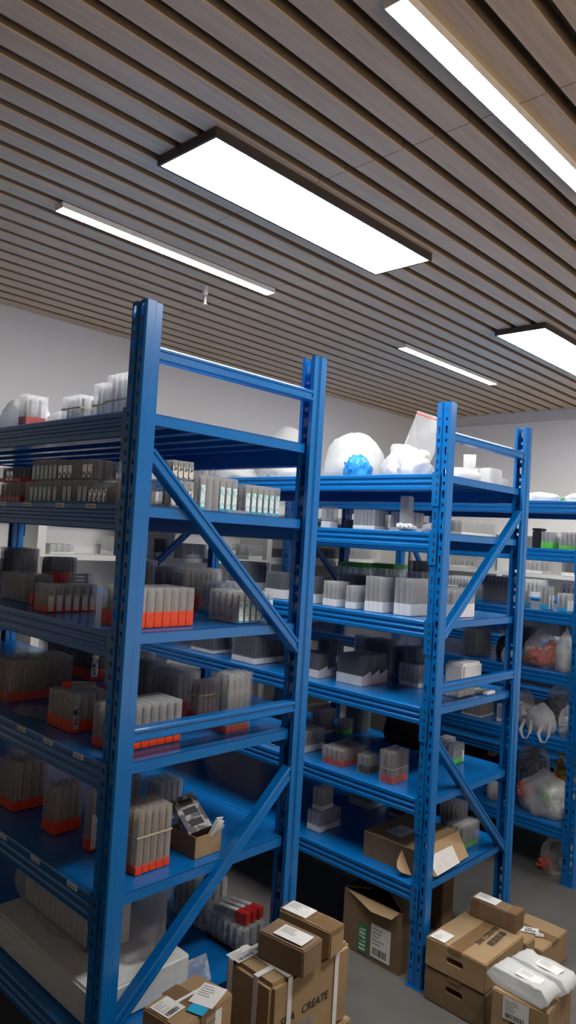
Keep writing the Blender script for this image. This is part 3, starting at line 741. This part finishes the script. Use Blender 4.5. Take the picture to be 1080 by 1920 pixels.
# second shelf
block('grey frosted tube box left on the second shelf, middle rack', -1.905, 2.25, B2, .05, .05, .085, 1, 2, 'wplast', .3, cover='coverfrost')
block('low clear tray of dark tips on the second shelf, middle rack', -1.80, 2.40, B2, .16, .10, .042, 8, 3, None, cover='coverdark', name='tip_tray', cat='tray')
block('frosted box with vertical ribs in the middle of the second shelf, middle rack', -1.680, 2.245, B2, .105, .09, .076, 6, 3, 'wplast', .2, cover='coverfrost')
block('low smoked tray in the middle of the second shelf, middle rack', -1.60, 2.40, B2, .10, .10, .042, 6, 3, None, cover='coverdark', name='tip_tray', cat='tray')
block('frosted ribbed box on the second shelf below the tall clear sleeve', -1.552, 2.30, B2, .095, .09, .074, 5, 3, 'wplast', .2, cover='coverfrost')
block('tall clear sleeve standing among boxes on the second shelf, middle rack', -1.537, 2.255, B2, .040, .040, .131, 1, 1, None, cover='milky', name='clear_sleeve', cat='sleeve')
for i, (dx, dy) in enumerate([(0, 0), (.028, .012), (.008, .034)]):
    t = thing('white_bottle', ['white capped bottle lying at the shelf front, left one', 'white capped bottle lying at the shelf front, right one', 'white capped bottle lying behind the other two'][i] + ', second shelf of the middle rack', 'bottle', (-1.527+dx, 2.215+dy, B2+.013))
    T = Matrix.Rotation(1.35, 4, 'X')
    b = MB(); b.cyl(0, 0, -.02, .018, .012, 'wplast', 14, T=T); b.cyl(0, 0, .018, .023, .012, 'wplast', 14, r2=.007, T=T); b.obj('bottle_body', t)
    b = MB(); b.cyl(0, 0, .023, .034, .008, 'packfoam', 12, T=T); b.obj('cap', t)
bag('flat white bag with a red mark beside the white bottles, second shelf', -1.445, 2.29, B2, (.09, .08, .036), 33, 'whitebag', contents=[('red', .03, -.03, .0, (.012, .012, .02))])
cases('white ribbed pack of frosted cases on the second shelf, right of the front post', -1.395, 2.40, B2, .06, .270, .052, 2, 14, 'wplast', .2, None, cover='coverfrost')
# third shelf
cases('grey frosted case pack at the left of the third shelf, middle rack', -1.83, 2.225, B3, .07, .085, .098, 3, 5, 'wplast', .3, None, cover='coverfrost')
cases('taller smoked case pack, second from the left on the third shelf, middle rack', -1.83, 2.33, B3, .06, .10, .122, 3, 5, 'wplast', .3, None, cover='coverdark')
cases('white-based clear case pack at the centre front of the third shelf, middle rack', -1.74, 2.232, B3, .05, .115, .089, 2, 7, 'wplast', .30, 'whitelabel', labp=.25, cover='coverfrost')
cases('large clear case pack in front of the green ones, third shelf, middle rack', -1.612, 2.232, B3, .085, .118, .133, 4, 7, 'wplast', .30, None, cover='coverfrost')
cases('large clear case pack beside the front post, third shelf, middle rack', -1.50, 2.25, B3, .075, .125, .137, 3, 7, 'wplast', .32, None, cover='coverfrost')
block('green-capped case pack at the back left of the third shelf, middle rack', -2.02, 2.62, B3, .14, .12, .145, 5, 4, None, cover='cover', lid='gplast')
block('green-capped case pack at the back centre of the third shelf, middle rack', -1.86, 2.64, B3, .12, .11, .15, 4, 4, None, cover='cover', lid='gplast')
block('dark case stack with green edge behind the front post, third shelf, middle rack', -1.64, 2.60, B3, .12, .14, .195, 5, 4, 'gplast', .15, cover='coverdark')
cases('white-based clear case pack on the third shelf, right of the front post', -1.400, 2.375, B3, .06, .16, .104, 2, 8, 'wplast', .5, None, cover='coverfrost')
block('white flat box resting behind the brace, third shelf of the middle rack', -1.49, 2.56, B3, .10, .12, .10, 3, 3, 'wplast', .2, cover='packfoam')
cases('smoked case pack behind the white-based packs, back left of the third shelf, middle rack', -1.75, 2.48, B3, .12, .10, .12, 5, 4, None, .1, None, cover='coverdark')
cases('pale case row behind the large clear packs, back of the third shelf, middle rack', -1.56, 2.44, B3, .10, .09, .155, 4, 4, 'wplast', .2, None)
# fourth shelf
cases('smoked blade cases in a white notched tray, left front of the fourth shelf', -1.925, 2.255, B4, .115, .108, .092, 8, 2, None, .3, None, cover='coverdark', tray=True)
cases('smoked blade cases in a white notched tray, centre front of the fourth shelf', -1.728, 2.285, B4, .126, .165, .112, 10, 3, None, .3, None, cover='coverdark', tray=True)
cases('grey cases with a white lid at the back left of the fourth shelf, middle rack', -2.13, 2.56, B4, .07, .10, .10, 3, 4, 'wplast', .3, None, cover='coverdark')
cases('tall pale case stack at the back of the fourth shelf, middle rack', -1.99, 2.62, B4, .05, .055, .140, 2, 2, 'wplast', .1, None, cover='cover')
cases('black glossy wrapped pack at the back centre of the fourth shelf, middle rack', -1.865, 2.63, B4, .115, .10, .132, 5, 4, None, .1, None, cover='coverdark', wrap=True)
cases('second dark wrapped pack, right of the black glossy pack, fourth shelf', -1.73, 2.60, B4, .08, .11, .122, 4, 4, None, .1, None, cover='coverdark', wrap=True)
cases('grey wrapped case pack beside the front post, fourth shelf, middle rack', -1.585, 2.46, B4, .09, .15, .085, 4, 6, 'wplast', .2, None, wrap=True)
cases('smoked case pack stacked on the grey wrapped pack, fourth shelf, middle rack', -1.59, 2.475, B4+.0905, .08, .13, .06, 4, 5, None, .2, None, cover='coverdark')
t = block('white lidded box behind the front post, fourth shelf of the middle rack', -1.455, 2.575, B4, .09, .15, .105, 1, 1, None, cover='wplast', name='white_box', cat='box')
block('flat white blister box below the white lidded box, fourth shelf', -1.395, 2.44, B4, .085, .125, .028, 2, 3, None, cover='packfoam', name='blister_box', cat='box')
for i in range(3):
    lying_case('thin white case lying in the small pile at the fourth shelf edge', -1.40, 2.605+.022*i, B4, .075, .02, .011, 'wplast', .1, 'white cases lying at the fourth shelf edge', cover='packfoam')
# fifth shelf
cases('clear ribbed box at the left of the fifth shelf, middle rack', -2.12, 2.53, B5, .07, .10, .105, 3, 5, 'wplast', .12, None)
block('tall dim case stack behind the green-tinted cases, fifth shelf, middle rack', -2.03, 2.70, B5, .10, .07, .15, 4, 3, None, cover='coverdark')
cases('single pale green tool case pair at the back of the fifth shelf, middle rack', -2.055, 2.60, B5, .045, .07, .066, 2, 3, 'gplast', .3, None)
cases('film-wrapped red-based pack, left front of the fifth shelf, middle rack', -1.765, 2.235, B5, .095, .150, .062, 4, 7, 'red', .32, None, wrap=True, cover='coverwarm')
cases('small dark red wrapped bundle, middle of the fifth shelf front', -1.655, 2.255, B5, .045, .065, .064, 2, 3, 'maroon', .4, None, wrap=True, cover='coverwarm')
cases('upright red-based wrapped pack beside the front post, fifth shelf, middle rack', -1.528, 2.235, B5, .055, .095, .112, 2, 5, 'red', .22, None, wrap=True, cover='coverwarm', band=.45)
for i, (xx, yy) in enumerate([(-1.515, 2.635), (-1.585, 2.685)]):
    cases('green-based card of slim cases, ' + ('front' if i == 0 else 'rear') + ' one, right side of the fifth shelf', xx, yy, B5, .05, .085, .076, 2, 4, 'gplast', .3, 'whitelabel', labp=.7)
bag('dark brown cloth heap at the back of the fifth shelf, middle rack', -1.80, 2.735, B5, (.26, .09, .17), 41, 'maroon', name='cloth_heap', cat='cloth')
# bottom shelf
cases('dim pale case pack with white base at the left of the bottom shelf, middle rack', -1.875, 2.26, B6, .07, .13, .075, 3, 6, 'wplast', .3, None)
cases('dim case pack stacked on the pale pack, bottom shelf of the middle rack', -1.89, 2.28, B6+.077, .05, .075, .085, 2, 3, 'wplast', .2, None)
cases('dim pale case pack at the back of the bottom shelf, middle rack', -1.90, 2.62, B6, .12, .12, .10, 5, 4, 'wplast', .3, None)
cases('dark case pack at the back of the bottom shelf, behind the open carton', -1.70, 2.64, B6, .12, .10, .085, 5, 4, 'wplast', .2, None, cover='coverdark')
cases('clear green-based wrapped pack beside the open carton, bottom shelf', -1.424, 2.575, B6, .07, .125, .085, 3, 5, 'gplast', .2, None, wrap=True)
cases('upright white case pack behind the front post, bottom shelf, middle rack', -1.505, 2.665, B6, .08, .09, .125, 4, 4, 'wplast', .2, None)
# open mailer carton on the bottom shelf
t = thing('open_carton', 'flat brown carton with torn open end flaps on the middle rack bottom shelf', 'cardboard box', (-1.535, 2.39, B6+.0006))
b = MB(); w, d, h = .225, .29, .085; th = .003
b.box(-w/2, -d/2, 0, w/2, d/2, th, 'card'); b.box(-w/2, -d/2, th, w/2, -d/2+th, h, 'card2'); b.box(-w/2, d/2-th, th, w/2, d/2, h, 'card'); b.box(-w/2, -d/2+th, th, -w/2+th, d/2-th, h, 'card')
b.box(-w/2, -d/2, h, w/2+.001, d/2, h+th, 'card'); b.obj('carton_body', t)
def flap(pts, k, parent, name='flap', th=.003):
    b = MB(); n = len(pts); P_ = [Vector(p) for p in pts]; nn = (P_[1]-P_[0]).cross(P_[2]-P_[0]).normalized()*th
    b.add([tuple(p) for p in P_]+[tuple(p+nn) for p in P_], [tuple(range(n))[::-1], tuple(range(n, 2*n))]+[(i, (i+1) % n, n+(i+1) % n, n+i) for i in range(n)], k); return b.obj(name, parent)
flap([(w/2, -d/2+.03, h+.002), (w/2, d/2, h+.002), (w/2+.055, d/2-.01, .012), (w/2+.062, -d/2+.035, .008)], 'cardin', t)
flap([(w/2+.014, -d/2+.045, h-.017), (w/2+.014, d/2-.075, h-.017), (w/2+.0625, d/2-.085, .012), (w/2+.066, -d/2+.045, .010)], 'paper', t, 'packing_sheet', .0015)
pts = [(w/2-.055, -d/2-.002, h-.012)]
for i in range(9):
    a = math.pi*i/8; pts.append((w/2-.055+.0-.012*math.sin(a)+.055*i/8, -d/2-.006-.045*math.sin(a*.9), h-.014-.07*i/8*.9-.01*math.sin(a)))
flap(pts, 'cardin', t)
label_on(t, .10, .07, (-.02, -.04, h+th+.0005), (0, 0, math.pi/2), bars=False)
# behind / under
for lab_, xx, yy, w_, d_, h_ in [('seen through the near rack above its third shelf', -1.96, 2.23, 0, 0, 0)]: pass
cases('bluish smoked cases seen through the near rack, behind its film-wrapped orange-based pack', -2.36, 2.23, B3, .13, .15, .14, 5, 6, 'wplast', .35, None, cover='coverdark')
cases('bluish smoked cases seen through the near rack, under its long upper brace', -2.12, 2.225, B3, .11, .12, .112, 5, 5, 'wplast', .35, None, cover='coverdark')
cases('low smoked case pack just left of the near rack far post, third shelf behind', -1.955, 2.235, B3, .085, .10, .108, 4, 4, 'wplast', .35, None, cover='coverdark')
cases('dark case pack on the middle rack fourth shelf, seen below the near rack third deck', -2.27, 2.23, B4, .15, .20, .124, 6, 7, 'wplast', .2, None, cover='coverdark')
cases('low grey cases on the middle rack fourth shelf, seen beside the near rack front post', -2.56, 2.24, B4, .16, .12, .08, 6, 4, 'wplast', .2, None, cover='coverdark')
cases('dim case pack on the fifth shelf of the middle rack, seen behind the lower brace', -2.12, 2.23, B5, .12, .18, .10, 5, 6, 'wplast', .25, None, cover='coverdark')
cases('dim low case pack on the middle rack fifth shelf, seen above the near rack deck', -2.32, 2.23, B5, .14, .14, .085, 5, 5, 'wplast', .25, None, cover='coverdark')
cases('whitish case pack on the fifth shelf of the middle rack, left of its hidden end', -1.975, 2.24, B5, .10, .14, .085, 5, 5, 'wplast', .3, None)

# ================================================================== STOCK: third rack and the rest
D1, D2, D3, D4, D5, D6 = LV3
bag('white flat bag on the top shelf of the third rack', -1.60, 3.50, D1, (.20, .16, .05), 51, 'whitebag')
bag('low white bag on the top shelf of the third rack, near the right edge', -1.42, 3.52, D1, (.13, .16, .045), 52, 'whitebag', contents=[('greenclump', -.05, -.05, 0, (.03, .03, .02))])
t = thing('black_case', 'black upright case on the second shelf of the third rack', 'case', (-1.585, 3.47, D2+.0006))
b = MB(); b.box(-.022, -.03, 0, .022, .03, .085, 'blackplast', .004); b.obj('case_body', t); b = MB(); b.box(-.024, -.032, .0855, .024, .032, .097, 'blackplast', .003); b.obj('lid', t)
cases('bright green-based clear pack beside the black case, third rack', -1.492, 3.42, D2, .06, .07, .080, 3, 3, 'gplast', .38, None)
cases('green-tinted clear pack at the right edge, second shelf of the third rack', -1.385, 3.44, D2, .085, .09, .082, 4, 3, 'gplast', .2, 'whitelabel', labp=.3)
block('low pale tray on the third shelf back, third rack', -1.45, 3.72, D3, .12, .12, .12, 5, 4, 'wplast', .1, cover='cover')
cases('cyan-based clear pack on the third shelf of the third rack, by the middle rack post', -1.63, 3.42, D3, .07, .09, .084, 3, 4, 'bplast', .25, None)
cases('cyan-based labelled case pair standing third shelf, third rack', -1.49, 3.40, D3, .045, .06, .110, 2, 3, 'bplast', .2, 'whitelabel', labp=.6)
cases('cyan-based labelled cases at the right edge, third shelf of the third rack', -1.40, 3.40, D3, .05, .075, .085, 2, 4, 'bplast', .2, 'whitelabel', labp=.6)
cases('cyan-based clear pack on the third shelf, seen through the middle rack end frame', -1.90, 3.42, D3, .10, .10, .086, 4, 4, 'bplast', .25, None)
block('smoked upright case row on the third shelf, seen above the cyan-based packs', -1.78, 3.62, D3, .20, .10, .13, 9, 3, None, cover='coverdark')
bag('clear knotted bag with orange-red bits on the fourth shelf of the third rack', -1.565, 3.52, D4, (.19, .20, .175), 53, 'bag', contents=[('redclump', .00, -.055, 0, (.11, .08, .085)), ('redclump', .055, .0, 0, (.08, .09, .13)), ('whiteclump', -.05, .02, 0, (.08, .1, .11))], neck=.35)
bag('white packet bag hanging over the fourth shelf edge of the third rack', -1.41, 3.43, D4, (.085, .11, .20), 54, 'milky', contents=[('whiteclump', 0, 0, 0, (.075, .09, .12))], neck=.4)
bag('cloudy grey bag filling the fifth shelf of the third rack, rear', -1.49, 3.71, D5, (.24, .22, .235), 55, 'bag', contents=[('greyclump', -.02, 0, 0, (.19, .17, .15))], neck=.2)
bag('clear bag of grey bits on the fifth shelf of the third rack, front left', -1.635, 3.50, D5, (.105, .14, .17), 56, 'bag', contents=[('greyclump', 0, 0, 0, (.12, .12, .11))])
t = bag('white carrier bag with loop handles hanging over the fifth shelf edge, third rack', -1.51, 3.425, D5, (.14, .10, .13), 57, 'milky', contents=[('whiteclump', 0, .01, 0, (.10, .07, .08))])
for s_ in (-1, 1):
    b = MB(); b.tube([(s_*.045-.018, -.04, .05), (s_*.045-.026, -.068, .0), (s_*.045-.010, -.073, -.032), (s_*.045+.012, -.073, -.030), (s_*.045+.022, -.068, .002), (s_*.045+.014, -.04, .05)], .009, 'milky', 6, flat=.35); b.obj('handle', t)
bag('shiny clear packet bag beside the carrier bag, right end of the fifth shelf', -1.395, 3.46, D5, (.08, .12, .14), 58, 'bag', contents=[('whiteclump', 0, 0, 0, (.06, .09, .09))])
bag('knotted carrier bag with green and red packets on the bottom shelf, third rack', -1.505, 3.50, D6, (.25, .22, .20), 59, 'milky', contents=[('greenclump', .03, -.075, .07, (.05, .03, .05)), ('redclump', -.08, -.06, .05, (.06, .06, .08)), ('whiteclump', .05, -.02, 0, (.12, .14, .13))], handles=2, neck=.5, amp=.22)
bag('clear bag of yellow bristles behind the knotted carrier bag, third rack', -1.43, 3.72, D6, (.25, .20, .35), 60, 'bag', contents=[('yellow', .0, -.03, .0, (.21, .16, .32))], neck=.2)
bag('dim grey bag behind the knotted bag, left side of the bottom shelf, third rack', -1.67, 3.72, D6, (.16, .18, .31), 61, 'bag', contents=[('greyclump', 0, 0, 0, (.12, .13, .24))], handles=1, neck=.4)
bag('clear bag with a red item on the floor under the third rack', -1.43, 3.50, 0, (.15, .18, .17), 62, 'bag', contents=[('redclump', -.04, -.05, 0, (.06, .06, .06)), ('greyclump', .03, .02, 0, (.07, .09, .10))], neck=.3)
cases('dark smoked case pack on the fourth shelf, seen through the middle rack end frame', -1.86, 3.41, D4, .085, .16, .135, 4, 7, None, .2, None, cover='coverdark')
bag('black bag beside the dark smoked pack, fourth shelf of the third rack', -1.76, 3.56, D4, (.13, .14, .12), 63, 'blackplast', contents=())
cases('black case row with red mark at the back, fourth shelf of the third rack', -1.72, 3.76, D4, .15, .10, .15, 6, 4, 'red', .1, None, cover='coverdark')
bag('small white bag with green bits beside the middle rack back post', -1.685, 3.42, D4, (.08, .08, .095), 64, 'milky', contents=[('greenclump', .01, -.02, 0, (.04, .04, .035))], neck=.3)
cases('pinkish pale case pack on the fifth shelf, seen through the middle rack end frame', -1.815, 3.40, D5, .11, .14, .085, 4, 6, 'wplast', .1, None, cover='coverwarm')
cases('clear case pair on the fifth shelf beside the middle rack back post', -1.705, 3.42, D5, .035, .065, .085, 1, 3, 'wplast', .2, 'foil', labp=.5)
bag('white and red printed bag on the bottom shelf, seen beside the middle rack back post', -1.74, 3.47, D6, (.11, .10, .12), 65, 'milky', contents=[('redclump', .03, -.02, 0, (.04, .05, .07)), ('whiteclump', -.02, 0, 0, (.06, .07, .08))], neck=.3)
# farthest rack
for i, (xx, zz, w_, h_) in enumerate([(-1.55, 1.21, .2, .1), (-2.05, 1.21, .22, .11), (-2.5, 1.21, .2, .09), (-1.5, .944, .2, .13), (-1.9, .944, .2, .12)]):
    block(['pale low case pack on the farthest rack, right', 'grey case pack on the farthest rack, middle', 'grey case pack on the farthest rack, left', 'dim case pack low on the farthest rack, right', 'dim case pack low on the farthest rack, left'][i], xx, 4.50, zz, w_, .16, h_, 8, 4, 'wplast', .3, cover='coverdark' if i > 2 else 'cover')
# white shelving contents
k = 0
def ws_item(label, x, y, w, d, h, k, along='y'):
    if along == 'y': block(label, x, y, 1.3458, d, w, h, 2, max(2, int(w/.03)), 'wplast', .25, cover=k, name='storage_box', cat='storage box')
    else: block(label, x, y, 1.3458, w, d, h, max(2, int(w/.03)), 2, 'wplast', .25, cover=k, name='storage_box', cat='storage box')
for lab_, y, w, h, kk in [('small pale box at the left end of the white wall shelf', 1.80, .13, .05, 'packfoam'), ('long whitish box on the white wall shelf, left of the near post', 2.18, .24, .10, 'packfoam'), ('smoked box on the white wall shelf, beside the near post', 2.43, .07, .10, 'coverdark'),
                          ('white box row on the white wall shelf, right of the near post', 2.62, .18, .08, 'packfoam'), ('flat white box on the white wall shelf beside the dark brace', 2.85, .18, .05, 'wplast'), ('pale tube rack on the white wall shelf, behind the near brace', 3.14, .12, .09, 'cover'),
                          ('grey tip rack on the white wall shelf, left of the divider', 3.33, .30, .07, 'coverdark'), ('grey tip rack on the white wall shelf, right of the divider', 3.72, .3, .09, 'coverdark'), ('white-fronted box on the white wall shelf, left of the corner', 4.12, .32, .10, 'cover')]:
    ws_item(lab_, XW+.24, y, w, .16, h, kk)
for lab_, x, w, h, kk in [('small clear box on the far wall shelf, next to the corner', -2.86, .16, .07, 'cover'), ('pale box pair on the far wall shelf, left of its divider', -2.62, .12, .08, 'packfoam'), ('clear box on the far wall shelf, right of its divider', -2.26, .14, .09, 'cover'),
                          ('smoked box on the far wall shelf, seen through the third rack', -2.02, .10, .10, 'coverdark'), ('pale box on the far wall shelf near the right edge', -1.84, .12, .08, 'packfoam')]:
    ws_item(lab_, x, YW-.24, w, .15, h, kk, 'x')

# ================================================================== cartons on the floor
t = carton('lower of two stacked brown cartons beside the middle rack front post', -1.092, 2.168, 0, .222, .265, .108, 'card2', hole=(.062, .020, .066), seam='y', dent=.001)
t = carton('upper stacked brown carton with black lettering and a white corner label', -1.095, 2.165, .1105, .218, .262, .092, 'card', hole=(.062, .020, .050), seam='y')
label_on(t, .065, .055, (-.068, -.095, .0952), (0, 0, math.pi/2), bars=False)
text('SHA CREATE', .026, 'ink', t, (.030, .028, .0952), (0, 0, math.pi/2+.04), bold=.0003, shear=.15); text('顺国思得', .027, 'ink', t, (.062, .035, .0952), (0, 0, math.pi/2+.04), bold=.0003, sx=1.05)
text('SHA CREATE', .022, 'greyink', t, (.1105, -.02, .052), RIGHT, shear=.15); text('顺国思得', .020, 'greyink', t, (.1105, -.03, .026), RIGHT)
t = carton('slim taped brown box lying on the upper lettered carton', -1.118, 2.405, .2040, .165, .062, .062, 'card2', rz=.04, seam='x', tape=False)
label_on(t, .082, .050, (-.035, 0, .0648), (0, 0, 0), bars=False)
b = MB(); b.box(-.0845, -.0325, .001, -.052, .0325, .0640, 'tape'); b.obj('tape', t); b = MB(); b.box(.052, -.0325, .001, .0845, .0325, .0640, 'tape'); b.obj('tape', t)
t = carton('brown carton with a scrawled white tag behind the lettered stack', -1.085, 2.56, 0, .16, .215, .105, 'card', seam='x')
pg = thing('torn_tag', 'torn white tag with black handwriting on the rear brown carton', 'paper tag', (-1.18, 2.655, .1085), .5)
b = MB(); b.box(-.035, -.02, 0, .035, .02, .0012, 'paper'); b.box(.02, -.038, 0, .05, -.018, .006, 'packfoam', .002); b.obj('tag', pg)
text('rcx', .016, 'ink', pg, (0, .009, .0016), (0, 0, 0), bold=.0006); text('SA20', .018, 'ink', pg, (.004, -.008, .0016), (0, 0, 0), bold=.0006)
t = carton('small brown box wedged between the lettered stack and the rear carton', -1.105, 2.475, 0, .10, .068, .150, 'card', seam='x', tape=False)
t = carton('brown carton with barcode label under the two white padded packs', -.868, 2.085, 0, .168, .20, .197, 'card', rz=.06, hole=(.055, .018, .118), seam='y', tape=False)
label_on(t, .078, .062, (-.008, -.1012, .160), FRONT)
text('SHA CREATE', .02, 'greyink', t, (.0852, .01, .11), RIGHT, shear=.15)
for i, (dx, dy) in enumerate([(-.012, -.055), (.004, .040)]):
    p = thing('padded_pack', ['white padded plastic pack on the barcode carton, nearer one', 'white padded plastic pack on the barcode carton, farther one'][i], 'padded pack', (-.945+dx, 2.19+dy, .1995), -.07)
    bm = bmesh.new(); bmesh.ops.create_cube(bm, size=1); bmesh.ops.subdivide_edges(bm, edges=bm.edges[:], cuts=9, use_grid_fill=True)
    for v in bm.verts:
        x_, y_, z_ = v.co; e = max(abs(x_), 0)*2
        pin = 1-.85*max(0, (e-.82)/.18)**1.3
        q = Vector((x_*.190, y_*.080*(1+.10*max(0, (e-.9)/.1)), (z_*pin)*.050+.025))
        n = noise.noise_vector(q*32+Vector((i*5, 0, 0)))*.0055 + noise.noise_vector(q*90)*.002
        if q.z < .002: n.z = abs(n.z)
        v.co = q+n
    mz = min(v.co.z for v in bm.verts)
    for v in bm.verts: v.co.z -= mz
    b = MB(); b.bm(bm, 'packfoam', smooth=True); b.obj('pack_body', p)
    l = label_on(p, .075, .042, (.02, -.002, .0515), (0, 0, 0), bars=False)
# strapped carton and what stands on it
carton('brown carton under the white-strapped carton, bottom edge of the view', -1.135, 1.235, 0, .17, .30, .289, 'card', seam='y')
t = carton('tall brown carton bound with white straps in front of the near rack', -1.140, 1.24, .2905, .162, .286, .190, 'card', seam='y', c=.010, tape=False)
def loop(axis, pos, parent, w=.162, d=.286, h=.190, tw=.0075):
    b = MB(); e = .0022; th = .0012
    if axis == 'x':   # around in the x-z plane
        a0, a1 = pos-tw, pos+tw
        b.box(-w/2-e, a0, h+e-th, w/2+e, a1, h+e, 'strap'); b.box(-w/2-e, a0, 0, -w/2-e+th, a1, h+e, 'strap'); b.box(w/2+e-th, a0, 0, w/2+e, a1, h+e, 'strap')
    else:
        a0, a1 = pos-tw, pos+tw
        b.box(a0, -d/2-e, h+e-th+.0004, a1, d/2+e, h+e+.0004, 'strap'); b.box(a0, -d/2-e, 0, a1, -d/2-e+th, h+e, 'strap'); b.box(a0, d/2+e-th, 0, a1, d/2+e, h+e, 'strap')
    b.obj('strap', parent)
loop('x', -.085, t); loop('x', .085, t); loop('y', -.058, t); loop('y', .028, t)
label_on(t, .07, .045, (-.055, -.108, .1935), (0, 0, math.pi/2), bars=True)
text('SHA   CREATE', .027, 'ink', t, (.0822, -.028, .095), RIGHT, bold=.0002, shear=.15); text('顺国思得', .026, 'greyink', t, (.0822, -.045, .058), RIGHT, bold=.0004)
t = carton('small brown box with white label, front one on the strapped carton', -1.115, 1.298, .4838, .135, .080, .064, 'card2', rz=.12, seam='x', tape=False)
label_on(t, .085, .052, (.012, -.004, .0668), (0, 0, 0), bars=False)
t = carton('small brown box with end label, rear one on the strapped carton', -1.122, 1.405, .4838, .160, .062, .066, 'card', rz=.11, seam='x')
label_on(t, .075, .052, (-.038, 0, .0690), (0, 0, 0), bars=False)
# label-covered carton at the bottom edge
t = carton('brown carton with several white shipping labels at the bottom edge', -1.17, .985, 0, .112, .165, .482, 'card', rz=.13, seam='x')
label_on(t, .052, .056, (-.014, -.050, .4845), (0, 0, math.pi/2), bars=True)
label_on(t, .058, .075, (.024, .036, .4850), (0, 0, .25), bars=False); label_on(t, .050, .10, (.0572, .02, .42), RIGHT, bars=True)
b = MB(); b.box(-.02, -.028, 0, .02, .0, .0006, 'bplast'); b.obj('blue_sticker', t, (.036, .0, .4847), (0, 0, .2))
b = MB(); b.box(-.06, -.004, 0, .06, .004, .0006, 'paper'); b.obj('paper_strip', t, (-.01, -.008, .4848), (0, 0, math.pi/2-.1))
# open tall carton under the middle rack
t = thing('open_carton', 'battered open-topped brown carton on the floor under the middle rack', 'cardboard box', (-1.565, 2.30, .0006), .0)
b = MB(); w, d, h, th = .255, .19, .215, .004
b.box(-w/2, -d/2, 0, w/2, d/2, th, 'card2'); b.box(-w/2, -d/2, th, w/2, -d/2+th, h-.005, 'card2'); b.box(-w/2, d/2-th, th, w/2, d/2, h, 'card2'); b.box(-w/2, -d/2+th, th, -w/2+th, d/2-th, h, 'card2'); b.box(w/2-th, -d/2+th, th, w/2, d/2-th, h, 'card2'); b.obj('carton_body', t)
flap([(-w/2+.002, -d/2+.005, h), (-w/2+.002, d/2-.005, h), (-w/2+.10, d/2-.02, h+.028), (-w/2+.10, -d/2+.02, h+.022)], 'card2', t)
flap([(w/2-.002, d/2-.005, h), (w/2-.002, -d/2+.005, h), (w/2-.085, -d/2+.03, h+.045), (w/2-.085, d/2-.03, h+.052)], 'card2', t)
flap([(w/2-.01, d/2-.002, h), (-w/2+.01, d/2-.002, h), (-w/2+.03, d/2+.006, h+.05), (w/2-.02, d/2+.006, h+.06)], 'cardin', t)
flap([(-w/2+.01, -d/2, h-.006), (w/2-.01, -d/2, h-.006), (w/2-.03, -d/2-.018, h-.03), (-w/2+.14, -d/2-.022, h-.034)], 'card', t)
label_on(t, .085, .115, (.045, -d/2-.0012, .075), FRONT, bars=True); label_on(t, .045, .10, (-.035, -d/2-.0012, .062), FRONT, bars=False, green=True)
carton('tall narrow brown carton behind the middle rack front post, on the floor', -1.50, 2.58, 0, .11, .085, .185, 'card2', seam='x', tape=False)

# ------------------------------------------------------------------ added fill light: a gradient world stands in for an unseen hall
w = bpy.data.worlds.new('world'); scene.world = w; w.use_nodes = True
nt = w.node_tree; bg = nt.nodes['Background']
tc = nt.nodes.new('ShaderNodeTexCoord'); sp = nt.nodes.new('ShaderNodeSeparateXYZ'); rp = nt.nodes.new('ShaderNodeValToRGB')
mr = nt.nodes.new('ShaderNodeMapRange'); mr.inputs['From Min'].default_value = -.25; mr.inputs['From Max'].default_value = .15
nt.links.new(tc.outputs['Generated'], sp.inputs['Vector']); nt.links.new(sp.outputs['Z'], mr.inputs['Value']); nt.links.new(mr.outputs['Result'], rp.inputs['Fac'])
rp.color_ramp.elements[0].color = (.70, .56, .42, 1); rp.color_ramp.elements[1].color = (.06, .06, .062, 1)   # warm glow from below added to light the ceiling, dim above
nt.links.new(rp.outputs['Color'], bg.inputs['Color']); bg.inputs['Strength'].default_value = 1.0
scene.cycles.transparent_max_bounces = 24
scene.cycles.max_bounces = 8
scene.view_settings.view_transform = 'Standard'; scene.view_settings.look = 'None'
scene.view_settings.exposure = 1.2; scene.view_settings.gamma = 1.0; scene.view_settings.use_curve_mapping = False
